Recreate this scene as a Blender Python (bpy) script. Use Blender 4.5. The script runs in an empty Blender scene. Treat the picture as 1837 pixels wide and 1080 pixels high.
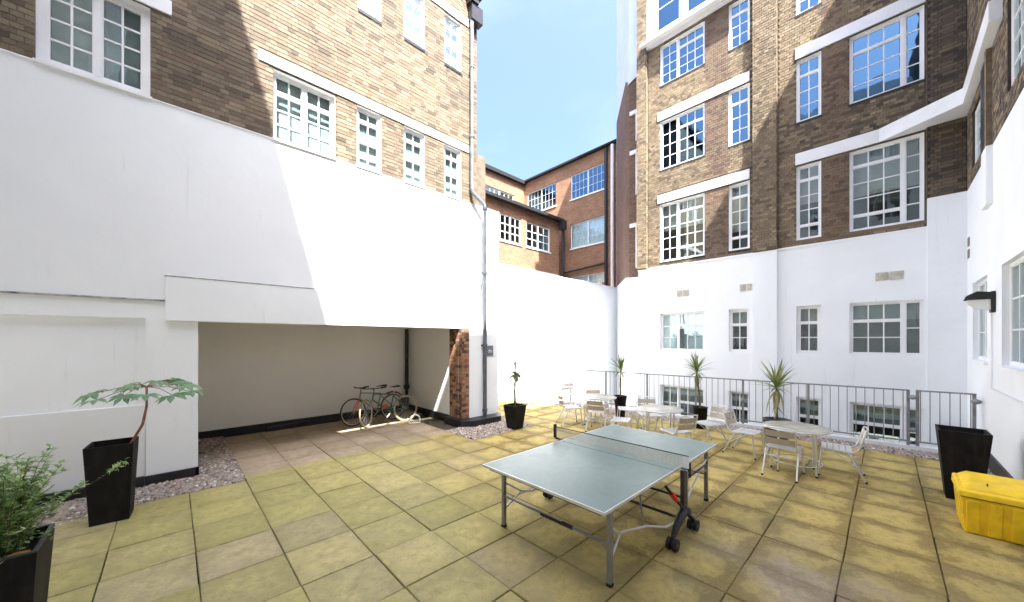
import bpy, math, random
import numpy as np
from mathutils import Vector, Matrix, Euler
random.seed(7); RN = np.random.default_rng(7)
S = bpy.context.scene; C = S.collection
R_ = math.radians

# ------------------------------------------------------------------ camera, sky, sun, exposure
cam = bpy.data.objects.new('camera', bpy.data.cameras.new('camera')); C.objects.link(cam)
cam.location = (0, 0, 2.14); cam.rotation_euler = (R_(90), 0, R_(-43.6))
cam.data.sensor_width = 36; cam.data.lens = 12.523; cam.data.shift_y = 0.0381
cam.data.clip_start = 0.05; cam.data.clip_end = 500
S.camera = cam
SUN_DIR = Vector((0.26, 0.58, -1)).normalized()
W = bpy.data.worlds.new("World"); S.world = W; W.use_nodes = True
wn = W.node_tree; bg = wn.nodes['Background']
sky = wn.nodes.new('ShaderNodeTexSky'); sky.sky_type = 'NISHITA'; sky.sun_disc = False
sky.sun_elevation = R_(57.6); sky.sun_rotation = math.atan2(-0.26, -0.58)
sky.air_density = 0.85; sky.dust_density = 10.0; sky.ozone_density = 8.0; sky.altitude = 0
wtc = wn.nodes.new('ShaderNodeTexCoord'); wmp = wn.nodes.new('ShaderNodeMapping'); wmp.inputs['Scale'].default_value = (1, 1, 2.2); wns = wn.nodes.new('ShaderNodeTexNoise'); wns.inputs['Scale'].default_value = 2.4; wns.inputs['Detail'].default_value = 6
wrp = wn.nodes.new('ShaderNodeMapRange'); wrp.inputs[1].default_value = 0.42; wrp.inputs[2].default_value = 0.75; wrp.inputs[3].default_value = 0.0; wrp.inputs[4].default_value = 0.30
wmx = wn.nodes.new('ShaderNodeMix'); wmx.data_type = 'RGBA'; wmx.inputs[7].default_value = (2.0, 2.15, 2.4, 1)
wn.links.new(wtc.outputs['Generated'], wmp.inputs[0]); wn.links.new(wmp.outputs[0], wns.inputs['Vector']); wn.links.new(wns.outputs['Fac'], wrp.inputs[0]); wn.links.new(wrp.outputs[0], wmx.inputs[0]); wn.links.new(sky.outputs[0], wmx.inputs[6]); wn.links.new(wmx.outputs[2], bg.inputs[0]); bg.inputs[1].default_value = 0.135
sl = bpy.data.lights.new('sun', 'SUN'); sl.energy = 5.0; sl.angle = R_(0.5); sl.color = (1, 0.98, 0.945)
so = bpy.data.objects.new('sun', sl); C.objects.link(so)
so.rotation_euler = SUN_DIR.to_track_quat('-Z', 'Y').to_euler(); so.location = (-6, -10, 30)
S.view_settings.view_transform = 'Standard'; S.view_settings.look = 'None'
S.view_settings.exposure = 2.5; S.view_settings.gamma = 1.0; S.view_settings.use_curve_mapping = False
try: S.cycles.max_bounces = 10; S.cycles.diffuse_bounces = 6; S.cycles.transparent_max_bounces = 12
except Exception: pass

# ------------------------------------------------------------------ node helpers / materials
def newmat(name):
    m = bpy.data.materials.new(name); m.use_nodes = True
    nt = m.node_tree; b = nt.nodes['Principled BSDF']
    return m, nt, b
def N(nt, typ, **kw):
    n = nt.nodes.new(typ)
    for k, v in kw.items():
        if k.startswith('i_'):
            key = k[2:]; n.inputs[int(key) if key.isdigit() else key.replace('_', ' ')].default_value = v
        else: setattr(n, k, v)
    return n
def L(nt, a, b): nt.links.new(a, b)
def ramp(nt, stops, interp='LINEAR'):
    r = nt.nodes.new('ShaderNodeValToRGB'); cr = r.color_ramp; cr.interpolation = interp
    while len(cr.elements) < len(stops): cr.elements.new(0.5)
    for e, (p, c) in zip(cr.elements, stops): e.position = p; e.color = (*c, 1)
    return r
def pos(nt):
    return N(nt, 'ShaderNodeNewGeometry').outputs['Position']
def noise(nt, vec, scale, detail=4, rough=0.55):
    n = N(nt, 'ShaderNodeTexNoise', i_Scale=scale, i_Detail=detail, i_Roughness=rough)
    L(nt, vec, n.inputs['Vector']); return n.outputs['Fac']
def mixc(nt, fac, a, b, mode='MIX'):
    m = N(nt, 'ShaderNodeMix', data_type='RGBA', blend_type=mode)
    for s, v in ((m.inputs[0], fac), (m.inputs[6], a), (m.inputs[7], b)):
        if hasattr(v, 'links') or hasattr(v, 'is_linked'): L(nt, v, s)
        elif isinstance(v, (int, float)): s.default_value = v
        else: s.default_value = (*v, 1)
    return m.outputs[2]
def mth(nt, op, a, b=0.0, clamp=False):
    m = N(nt, 'ShaderNodeMath', operation=op, use_clamp=clamp)
    for s, v in ((m.inputs[0], a), (m.inputs[1], b)):
        if hasattr(v, 'is_linked'): L(nt, v, s)
        else: s.default_value = v
    return m.outputs[0]
def bump(nt, b, h, dist=0.01, strength=0.5):
    n = N(nt, 'ShaderNodeBump', i_Strength=strength, i_Distance=dist); L(nt, h, n.inputs['Height']); L(nt, n.outputs[0], b.inputs['Normal'])
def simple(name, col, rough=0.5, metal=0.0, var=0.12, scale=8.0, bmp=0.0, bdist=0.004, coat=0.0):
    m, nt, b = newmat(name)
    p = pos(nt); f = noise(nt, p, scale)
    dark = tuple(c * (1 - var * 2) for c in col); light = tuple(min(1, c * (1 + var)) for c in col)
    r = ramp(nt, [(0.3, dark), (0.7, light)]); L(nt, f, r.inputs[0]); L(nt, r.outputs[0], b.inputs['Base Color'])
    b.inputs['Roughness'].default_value = rough; b.inputs['Metallic'].default_value = metal
    if coat: b.inputs['Coat Weight'].default_value = coat
    if bmp: bump(nt, b, noise(nt, p, scale * 8), bdist, bmp)
    return m

def render_wall(name, col=(0.85, 0.86, 0.865), dirt=0.5):
    m, nt, b = newmat(name); p = pos(nt)
    big = noise(nt, p, 0.6, 5); fine = noise(nt, p, 30, 6)
    mp = N(nt, 'ShaderNodeMapping'); mp.inputs['Scale'].default_value = (5, 5, 0.35); L(nt, p, mp.inputs[0])
    st = noise(nt, mp.outputs[0], 1.6, 6, 0.7)
    r1 = ramp(nt, [(0.35, tuple(c * 0.94 for c in col)), (0.65, col)]); L(nt, big, r1.inputs[0])
    r2 = ramp(nt, [(0.60, (0, 0, 0)), (0.80, (1, 1, 1))]); L(nt, st, r2.inputs[0])
    c = mixc(nt, mth(nt, 'MULTIPLY', r2.outputs[0], dirt), r1.outputs[0], (0.50, 0.48, 0.43))
    pn = ramp(nt, [(0.50, (0, 0, 0)), (0.515, (1, 1, 1))]); L(nt, noise(nt, p, 0.45, 2, 0.4), pn.inputs[0])      # repainted areas
    sd = N(nt, 'ShaderNodeMapping'); sd.inputs['Scale'].default_value = (14, 14, 0.9); L(nt, p, sd.inputs[0])
    rs = ramp(nt, [(0.62, (0, 0, 0)), (0.78, (1, 1, 1))]); L(nt, noise(nt, sd.outputs[0], 1.0, 8, 0.7), rs.inputs[0])
    c = mixc(nt, mth(nt, 'MULTIPLY', pn.outputs[0], 0.10), c, (0.72, 0.73, 0.735))
    c = mixc(nt, mth(nt, 'MULTIPLY', mth(nt, 'MULTIPLY', rs.outputs[0], ramp_out(nt, noise(nt, p, 0.8, 3), -0.3, 1.0), clamp=True), dirt * 0.6), c, (0.50, 0.47, 0.42))
    L(nt, c, b.inputs['Base Color']); b.inputs['Roughness'].default_value = 0.75
    h = mth(nt, 'ADD', mth(nt, 'MULTIPLY', fine, 0.3), mth(nt, 'ADD', noise(nt, p, 4, 3), mth(nt, 'MULTIPLY', noise(nt, p, 1.1, 3), 3.0)))
    bump(nt, b, h, 0.014, 0.4); return m

def brick_mat(name, stops, soot=0.4, sootcol=(0.05, 0.045, 0.04), sscale=0.7):
    m, nt, b = newmat(name); p = pos(nt); g = N(nt, 'ShaderNodeNewGeometry'); oi = N(nt, 'ShaderNodeObjectInfo')
    rnd = mth(nt, 'FRACT', mth(nt, 'ADD', g.outputs['Random Per Island'], oi.outputs['Random']))
    r = ramp(nt, stops); L(nt, rnd, r.inputs[0])
    n1 = noise(nt, p, 45, 4); rr = ramp(nt, [(0.3, (0.72,) * 3), (0.7, (1.12,) * 3)]); L(nt, n1, rr.inputs[0])
    c = mixc(nt, 1.0, r.outputs[0], rr.outputs[0], 'MULTIPLY')
    s = ramp(nt, [(0.42, (0, 0, 0)), (0.72, (1, 1, 1))]); L(nt, noise(nt, p, sscale, 7, 0.65), s.inputs[0])
    c = mixc(nt, mth(nt, 'MULTIPLY', s.outputs[0], soot), c, sootcol)
    L(nt, c, b.inputs['Base Color']); b.inputs['Roughness'].default_value = 0.88
    bump(nt, b, noise(nt, p, 90, 5), 0.004, 0.7); return m
def brick_tex(name, c1, c2, mortar, soot=0.3):
    m, nt, b = newmat(name); p = pos(nt); sp = N(nt, 'ShaderNodeSeparateXYZ'); L(nt, p, sp.inputs[0])
    cb = N(nt, 'ShaderNodeCombineXYZ'); L(nt, mth(nt, 'ADD', sp.outputs[0], sp.outputs[1]), cb.inputs[0]); L(nt, sp.outputs[2], cb.inputs[1])
    t = N(nt, 'ShaderNodeTexBrick', i_Scale=1.0); L(nt, cb.outputs[0], t.inputs['Vector'])
    t.inputs['Color1'].default_value = (*c1, 1); t.inputs['Color2'].default_value = (*c2, 1); t.inputs['Mortar'].default_value = (*mortar, 1)
    t.inputs['Mortar Size'].default_value = 0.006; t.inputs['Brick Width'].default_value = 0.225; t.inputs['Row Height'].default_value = 0.075
    s = ramp(nt, [(0.4, (0, 0, 0)), (0.75, (1, 1, 1))]); L(nt, noise(nt, p, 0.8, 7, 0.65), s.inputs[0])
    c = mixc(nt, mth(nt, 'MULTIPLY', s.outputs[0], soot), t.outputs[0], (0.07, 0.05, 0.04))
    c = mixc(nt, 0.5, c, mixc(nt, 1.0, c, ramp_out(nt, noise(nt, p, 12, 5), 0.6, 1.5), 'MULTIPLY'))
    L(nt, c, b.inputs['Base Color']); b.inputs['Roughness'].default_value = 0.88
    bump(nt, b, t.outputs[1], -0.006, 0.8); return m
def ramp_out(nt, f, a, bb):
    r = ramp(nt, [(0.3, (a,) * 3), (0.7, (bb,) * 3)]); L(nt, f, r.inputs[0]); return r.outputs[0]

M = {}
M['white'] = render_wall('white_render')
M['white2'] = render_wall('white_render_clean', (0.845, 0.86, 0.87), 0.3)
M['white_dirty'] = render_wall('white_render_stained', (0.78, 0.78, 0.76), 0.7)
M['cream'] = render_wall('cream_render', (0.84, 0.82, 0.78), 0.2)
M['trim'] = simple('white_paint', (0.80, 0.80, 0.80), 0.45, var=0.03, scale=3)
M['plinth'] = simple('black_bitumen_paint', (0.012, 0.012, 0.014), 0.45, var=0.3, scale=6, bmp=0.3)
M['brickL'] = brick_mat('yellow_stock_brick', [(0.0, (0.085, 0.063, 0.042)), (0.12, (0.145, 0.108, 0.07)), (0.5, (0.205, 0.155, 0.10)), (0.88, (0.27, 0.21, 0.138)), (1, (0.18, 0.10, 0.065))], 0.6, (0.085, 0.07, 0.055), 0.9)
M['mortarL'] = simple('lime_mortar', (0.15, 0.12, 0.088), 0.95, var=0.2, scale=6, bmp=0.5)
M['brickF'] = brick_mat('brown_stock_brick', [(0.0, (0.105, 0.078, 0.05)), (0.15, (0.18, 0.132, 0.08)), (0.5, (0.235, 0.175, 0.105)), (0.85, (0.28, 0.21, 0.13)), (1, (0.33, 0.255, 0.165))], 0.35)
M['brickR'] = brick_mat('red_rubbed_brick', [(0.0, (0.11, 0.072, 0.05)), (0.3, (0.18, 0.115, 0.075)), (0.7, (0.22, 0.15, 0.095)), (1, (0.21, 0.16, 0.10))], 0.4)
M['brickD'] = brick_mat('sooty_brick', [(0.0, (0.06, 0.047, 0.035)), (0.4, (0.115, 0.087, 0.06)), (0.8, (0.16, 0.12, 0.08)), (1, (0.20, 0.145, 0.09))], 0.4)
M['mortarF'] = simple('brown_mortar', (0.11, 0.088, 0.062), 0.95, var=0.2, scale=6, bmp=0.5)
M['mortarD'] = simple('dark_mortar', (0.045, 0.038, 0.03), 0.95, var=0.2, scale=6, bmp=0.5)
M['brickP'] = brick_mat('pier_brick', [(0.0, (0.06, 0.035, 0.03)), (0.25, (0.19, 0.09, 0.05)), (0.55, (0.32, 0.17, 0.09)), (0.85, (0.42, 0.24, 0.13)), (1, (0.36, 0.11, 0.07))], 0.15)
M['orange'] = brick_tex('orange_brick', (0.34, 0.185, 0.10), (0.24, 0.12, 0.065), (0.22, 0.16, 0.11), 0.5)
M['brown'] = brick_tex('brown_brick', (0.25, 0.18, 0.11), (0.17, 0.12, 0.075), (0.22, 0.18, 0.13), 0.4)
M['redbrown'] = brick_tex('red_brown_brick', (0.19, 0.115, 0.075), (0.13, 0.07, 0.048), (0.12, 0.09, 0.065), 0.5)
M['clad'] = simple('pale_cladding', (0.62, 0.68, 0.72), 0.5, var=0.05, scale=1.5)
M['pipe'] = simple('grey_pipe_paint', (0.085, 0.095, 0.11), 0.35, var=0.2, scale=5)
M['pipelight'] = simple('pale_grey_pipe_paint', (0.15, 0.16, 0.175), 0.35, var=0.15, scale=4)
M['dark'] = simple('dark_gutter', (0.02, 0.02, 0.024), 0.5, var=0.2)
M['blackplastic'] = simple('black_plastic', (0.013, 0.012, 0.012), 0.5, var=0.2, scale=20, bmp=0.15)
M['pot'] = simple('black_fibre_planter', (0.0075, 0.0062, 0.0055), 0.7, var=0.35, scale=5, bmp=0.3)
M['pot'].node_tree.nodes['Principled BSDF'].inputs['Specular IOR Level'].default_value = 0.25
_nt = M['pot'].node_tree; _b = _nt.nodes['Principled BSDF']; _src = _b.inputs['Base Color'].links[0].from_socket
_mp = N(_nt, 'ShaderNodeMapping'); _mp.inputs['Scale'].default_value = (7, 7, 1.0); L(_nt, pos(_nt), _mp.inputs[0])
_sr = ramp(_nt, [(0.50, (0, 0, 0)), (0.75, (1, 1, 1))]); L(_nt, noise(_nt, _mp.outputs[0], 2.0, 8, 0.7), _sr.inputs[0])
L(_nt, mixc(_nt, mth(_nt, 'MULTIPLY', _sr.outputs[0], 0.55), _src, (0.035, 0.03, 0.025)), _b.inputs['Base Color'])
M['potrim'] = simple('worn_planter_rim', (0.05, 0.05, 0.055), 0.5, var=0.25, scale=9)
M['soil'] = simple('soil', (0.028, 0.018, 0.012), 0.95, var=0.4, scale=40, bmp=1, bdist=0.02)
M['alu'] = simple('aluminium', (0.72, 0.72, 0.72), 0.38, 0.55, var=0.05, scale=6)
M['slat'] = simple('beige_slat', (0.46, 0.40, 0.32), 0.5, 0.0, var=0.06, scale=6)
M['steel'] = simple('grey_steel_tube', (0.26, 0.26, 0.27), 0.4, 0.5, var=0.1, scale=6)
M['steeldark'] = simple('dark_steel_tube', (0.045, 0.045, 0.055), 0.4, 0.2, var=0.1, scale=6)
M['fence'] = simple('fence_paint', (0.24, 0.245, 0.255), 0.5, var=0.15, scale=10)
M['yellow'] = simple('yellow_plastic', (0.95, 0.60, 0.012), 0.5, var=0.10, scale=7, bmp=0.15)
_nt = M['yellow'].node_tree; _b = _nt.nodes['Principled BSDF']; _src = _b.inputs['Base Color'].links[0].from_socket
_mp = N(_nt, 'ShaderNodeMapping'); _mp.inputs['Scale'].default_value = (9, 9, 1.5); L(_nt, pos(_nt), _mp.inputs[0])
_sr = ramp(_nt, [(0.60, (0, 0, 0)), (0.72, (1, 1, 1))]); L(_nt, noise(_nt, _mp.outputs[0], 2.5, 7, 0.7), _sr.inputs[0])
L(_nt, mixc(_nt, mth(_nt, 'MULTIPLY', _sr.outputs[0], 0.35), _src, (0.42, 0.27, 0.05)), _b.inputs['Base Color'])
M['red'] = simple('red_plastic', (0.75, 0.02, 0.015), 0.4)
M['rubber'] = simple('rubber', (0.015, 0.015, 0.015), 0.7)
M['tan'] = simple('tan_tyre', (0.45, 0.34, 0.17), 0.7)
M['greenp'] = simple('green_bicycle_paint', (0.03, 0.13, 0.09), 0.3, var=0.1)
M['greyp'] = simple('grey_bicycle_paint', (0.25, 0.26, 0.28), 0.3, var=0.1)
M['orangep'] = simple('orange_paint', (0.75, 0.10, 0.015), 0.4)
M['redp'] = simple('dark_red_paint', (0.22, 0.03, 0.03), 0.4)
M['signgrey'] = simple('sign_grey', (0.13, 0.15, 0.17), 0.4, var=0.05)
M['bark'] = simple('bark', (0.17, 0.12, 0.075), 0.85, var=0.35, scale=40, bmp=0.8)
M['redstem'] = simple('reddish_stem', (0.24, 0.10, 0.06), 0.7, var=0.2, scale=30)
M['opaq'] = simple('frosted_white', (0.80, 0.82, 0.83), 0.25, var=0.02)
M['blind'] = simple('cream_blind', (0.38, 0.39, 0.35), 0.8, var=0.05)
M['blinddk'] = simple('grey_blind', (0.22, 0.25, 0.22), 0.8, var=0.08)
M['curtain'] = simple('pale_curtain', (0.38, 0.43, 0.425), 0.9, var=0.12, scale=3)
M['palecurt'] = simple('white_net_curtain', (0.36, 0.40, 0.41), 0.9, var=0.12, scale=5)
M['tabletop'] = simple('stone_effect_top', (0.40, 0.38, 0.28), 0.25, var=0.15, scale=5)
M['capdirt'] = simple('weathered_ledge', (0.42, 0.40, 0.36), 0.9, var=0.35, scale=9)
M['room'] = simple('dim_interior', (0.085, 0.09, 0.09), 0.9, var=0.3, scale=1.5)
M['vent'] = simple('cream_vent', (0.55, 0.52, 0.42), 0.7, var=0.15, scale=20)
M['concrete'] = simple('concrete', (0.28, 0.27, 0.24), 0.9, var=0.15, scale=2, bmp=0.4)
M['paper'] = simple('pale_paper', (0.62, 0.74, 0.76), 0.8, var=0.02)
M['paperdk'] = simple('blue_grey_print', (0.16, 0.24, 0.30), 0.8, var=0.05)
M['roofm'] = simple('roof_felt', (0.012, 0.011, 0.011), 0.95, var=0.2)
M['lampglass'] = simple('opal_glass', (0.75, 0.74, 0.70), 0.25, var=0.02)
M['net'] = simple('net_cord', (0.50, 0.47, 0.36), 0.8, var=0.05)

def leafmat(name, c, var=0.35, trans=0.25):
    m, nt, b = newmat(name); p = pos(nt); g = N(nt, 'ShaderNodeNewGeometry'); oi = N(nt, 'ShaderNodeObjectInfo')
    rnd = mth(nt, 'FRACT', mth(nt, 'ADD', g.outputs['Random Per Island'], oi.outputs['Random']))
    r = ramp(nt, [(0, tuple(x * (1 - var) for x in c[0])), (0.5, c[0]), (0.85, c[1]), (1, c[2])]); L(nt, rnd, r.inputs[0])
    L(nt, mixc(nt, 1.0, r.outputs[0], ramp_out(nt, noise(nt, p, 25, 3), 0.75, 1.2), 'MULTIPLY'), b.inputs['Base Color'])
    b.inputs['Roughness'].default_value = 0.5
    t = N(nt, 'ShaderNodeBsdfTranslucent'); L(nt, r.outputs[0], t.inputs[0]); mx = N(nt, 'ShaderNodeMixShader'); mx.inputs[0].default_value = trans
    out = nt.nodes['Material Output']; L(nt, b.outputs[0], mx.inputs[1]); L(nt, t.outputs[0], mx.inputs[2]); L(nt, mx.outputs[0], out.inputs[0]); return m
M['leafcord'] = leafmat('sword_leaf', [(0.17, 0.24, 0.07), (0.30, 0.36, 0.11), (0.48, 0.43, 0.22)])
M['leafpale'] = leafmat('dry_sword_leaf', [(0.36, 0.33, 0.16), (0.45, 0.38, 0.2), (0.30, 0.32, 0.08)])
M['leafpalm'] = leafmat('lobed_leaf', [(0.17, 0.30, 0.15), (0.23, 0.37, 0.19), (0.30, 0.44, 0.24)], 0.25)
M['leafshrub'] = leafmat('shrub_leaf', [(0.27, 0.44, 0.14), (0.42, 0.55, 0.24), (0.88, 0.88, 0.58)], 0.45, 0.45)

def glassmat(name, base, tint=(0.93, 0.97, 0.965), refl=(0.85, 0.95, 0.97)):
    m, nt, b = newmat(name); out = nt.nodes['Material Output']; nt.nodes.remove(b)
    tr = N(nt, 'ShaderNodeBsdfTransparent'); tr.inputs[0].default_value = (*tint, 1)
    gl = N(nt, 'ShaderNodeBsdfGlossy'); gl.inputs['Roughness'].default_value = 0.02; gl.inputs[0].default_value = (*refl, 1)
    lw = N(nt, 'ShaderNodeLayerWeight', i_Blend=0.5)      # Schlick's formula: a thin pane never reflects totally
    fac = mth(nt, 'ADD', mth(nt, 'MULTIPLY', mth(nt, 'POWER', lw.outputs['Facing'], 5.0), 0.9), base + 0.03, clamp=True)
    mx = N(nt, 'ShaderNodeMixShader'); L(nt, fac, mx.inputs[0]); L(nt, tr.outputs[0], mx.inputs[1]); L(nt, gl.outputs[0], mx.inputs[2]); L(nt, mx.outputs[0], out.inputs[0])
    n = N(nt, 'ShaderNodeBump', i_Strength=0.25, i_Distance=0.01); L(nt, noise(nt, pos(nt), 2.2, 1), n.inputs['Height']); L(nt, n.outputs[0], gl.inputs['Normal'])
    return m
M['glass'] = glassmat('window_glass', 0.09)
M['glass_sky'] = glassmat('sky_tinted_window_glass', 0.62, (0.4, 0.5, 0.56), (0.17, 0.30, 0.42))  # blue sky reflection put into the tint; otherwise the same glass

def slab_material():
    m, nt, b = newmat('mossy_sandstone_slab'); p = pos(nt); oi = N(nt, 'ShaderNodeObjectInfo'); rnd = oi.outputs['Random']
    sp = N(nt, 'ShaderNodeSeparateXYZ'); L(nt, p, sp.inputs[0]); X, Y = sp.outputs[0], sp.outputs[1]
    stone = ramp(nt, [(0, (0.36, 0.27, 0.185)), (0.5, (0.42, 0.325, 0.23)), (1, (0.46, 0.36, 0.25))]); L(nt, rnd, stone.inputs[0])
    algae = ramp(nt, [(0, (0.37, 0.345, 0.10)), (0.4, (0.43, 0.385, 0.12)), (0.8, (0.46, 0.40, 0.15)), (1, (0.43, 0.37, 0.19))]); L(nt, mth(nt, 'FRACT', mth(nt, 'MULTIPLY', rnd, 7.3)), algae.inputs[0])
    # bare stone where the canopy keeps the rain off and where people walk
    n2 = noise(nt, p, 1.3, 5, 0.6)
    def dist(cx, cy, r, sx=1.0, sy=1.0):
        dx = mth(nt, 'MULTIPLY', mth(nt, 'SUBTRACT', X, cx), sx); dy = mth(nt, 'MULTIPLY', mth(nt, 'SUBTRACT', Y, cy), sy)
        d = mth(nt, 'SQRT', mth(nt, 'ADD', mth(nt, 'MULTIPLY', dx, dx), mth(nt, 'MULTIPLY', dy, dy)))
        return mth(nt, 'SUBTRACT', 1.0, mth(nt, 'DIVIDE', d, r), clamp=True)
    a = mth(nt, 'MULTIPLY', mth(nt, 'SUBTRACT', Y, 6.75), 3.0, clamp=True)
    a = mth(nt, 'MULTIPLY', a, mth(nt, 'MULTIPLY', mth(nt, 'SUBTRACT', 6.6, X), 2.0, clamp=True))
    w = mth(nt, 'MULTIPLY', mth(nt, 'MAXIMUM', dist(3.9, 0.5, 1.7), dist(9.0, 5.5, 2.4)), 1.8)
    bare = mth(nt, 'MAXIMUM', a, mth(nt, 'MULTIPLY', w, ramp_out(nt, n2, 0.1, 1.0)), clamp=True)
    odd = mth(nt, 'GREATER_THAN', mth(nt, 'FRACT', mth(nt, 'MULTIPLY', rnd, 23.7)), 0.96)
    bare = mth(nt, 'MAXIMUM', bare, mth(nt, 'MULTIPLY', odd, 0.5), clamp=True)
    bare = mth(nt, 'MAXIMUM', bare, ramp_out(nt, noise(nt, p, 0.9, 7, 0.7), -0.5, 0.35), clamp=True)
    c = mixc(nt, bare, algae.outputs[0], stone.outputs[0])
    # ochre, rougher staining towards the east side
    och = mth(nt, 'MULTIPLY', mth(nt, 'SUBTRACT', mth(nt, 'SUBTRACT', X, mth(nt, 'MULTIPLY', Y, 0.35)), 1.0), 0.5, clamp=True)
    c = mixc(nt, mth(nt, 'MULTIPLY', och, mth(nt, 'SUBTRACT', 1.0, bare, clamp=True)), c, (0.36, 0.245, 0.05))
    mott = noise(nt, p, 9, 8, 0.75)
    oc = N(nt, 'ShaderNodeTexCoord').outputs['Object']; os_ = N(nt, 'ShaderNodeSeparateXYZ'); L(nt, oc, os_.inputs[0])
    d = mth(nt, 'MAXIMUM', mth(nt, 'ABSOLUTE', os_.outputs[0]), mth(nt, 'ABSOLUTE', os_.outputs[1]))
    d = mth(nt, 'ADD', mth(nt, 'DIVIDE', d, 0.317), mth(nt, 'MULTIPLY', mth(nt, 'SUBTRACT', noise(nt, p, 4.5, 7, 0.75), 0.5), 3.4))
    worn = ramp(nt, [(0.58, (1, 1, 1)), (0.86, (0, 0, 0))]); L(nt, d, worn.inputs[0])      # worn middle, dirt gathered along the joints
    live = mth(nt, 'SUBTRACT', 1.0, mth(nt, 'MULTIPLY', bare, 0.8), clamp=True)
    c = mixc(nt, mth(nt, 'MULTIPLY', mth(nt, 'MULTIPLY', worn.outputs[0], live), mth(nt, 'ADD', mth(nt, 'MULTIPLY', och, 0.70), 0.12)), c, (0.56, 0.42, 0.125))
    inv = mth(nt, 'SUBTRACT', 1.0, worn.outputs[0], clamp=True)
    c = mixc(nt, mth(nt, 'MULTIPLY', inv, mth(nt, 'ADD', mth(nt, 'MULTIPLY', och, 0.38), 0.16)), c, (0.19, 0.13, 0.038))
    c = mixc(nt, 1.0, c, ramp_out(nt, mott, 0.66, 1.24), 'MULTIPLY')
    tone = ramp(nt, [(0, (0.87, 0.87, 0.88)), (0.5, (1.0, 1.0, 1.0)), (1, (1.08, 1.07, 1.06))]); L(nt, mth(nt, 'FRACT', mth(nt, 'MULTIPLY', rnd, 13.1)), tone.inputs[0])
    c = mixc(nt, 1.0, c, tone.outputs[0], 'MULTIPLY')
    c = mixc(nt, 1.0, c, ramp_out(nt, noise(nt, p, 130, 3, 0.8), 0.80, 1.15), 'MULTIPLY')
    sp2 = ramp(nt, [(0.63, (0, 0, 0)), (0.68, (1, 1, 1))]); L(nt, noise(nt, p, 26, 3, 0.6), sp2.inputs[0])
    c = mixc(nt, mth(nt, 'MULTIPLY', sp2.outputs[0], 0.45), c, (0.15, 0.13, 0.075))
    st2 = ramp(nt, [(0.52, (0, 0, 0)), (0.70, (1, 1, 1))]); L(nt, noise(nt, p, 0.8, 8, 0.72), st2.inputs[0])
    c = mixc(nt, mth(nt, 'MULTIPLY', st2.outputs[0], 0.45), c, (0.30, 0.255, 0.15))
    gb = ramp(nt, [(0.56, (0, 0, 0)), (0.7, (1, 1, 1))]); L(nt, noise(nt, p, 1.7, 5, 0.6), gb.inputs[0])
    c = mixc(nt, mth(nt, 'MULTIPLY', gb.outputs[0], 0.4), c, (0.20, 0.185, 0.05))
    L(nt, c, b.inputs['Base Color']); b.inputs['Roughness'].default_value = 0.8
    bump(nt, b, mth(nt, 'ADD', noise(nt, p, 60, 5), mth(nt, 'MULTIPLY', mott, 1.5)), 0.004, 0.6)
    return m
M['slab'] = slab_material()
M['bed'] = simple('dark_joint_soil', (0.075, 0.062, 0.034), 0.95, var=0.3, scale=15, bmp=0.5)
def gravel_mat():
    m, nt, b = newmat('gravel_stone'); g = N(nt, 'ShaderNodeNewGeometry')
    r = ramp(nt, [(0, (0.10, 0.09, 0.08)), (0.2, (0.26, 0.20, 0.16)), (0.45, (0.40, 0.32, 0.25)), (0.65, (0.30, 0.28, 0.26)), (0.85, (0.44, 0.30, 0.20)), (1, (0.72, 0.69, 0.64))])
    L(nt, g.outputs['Random Per Island'], r.inputs[0]); L(nt, r.outputs[0], b.inputs['Base Color']); b.inputs['Roughness'].default_value = 0.7; return m
M['gravel'] = gravel_mat()
def table_mat():
    m, nt, b = newmat('table_board'); p = pos(nt)
    r = ramp(nt, [(0.3, (0.175, 0.235, 0.205)), (0.7, (0.20, 0.26, 0.23))]); L(nt, noise(nt, p, 3, 6), r.inputs[0]); L(nt, r.outputs[0], b.inputs['Base Color'])
    b.inputs['Roughness'].default_value = 0.34; rr = ramp_out(nt, noise(nt, p, 14, 5), 0.30, 0.42); L(nt, rr, b.inputs['Roughness']); return m
M['board'] = table_mat()

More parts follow.
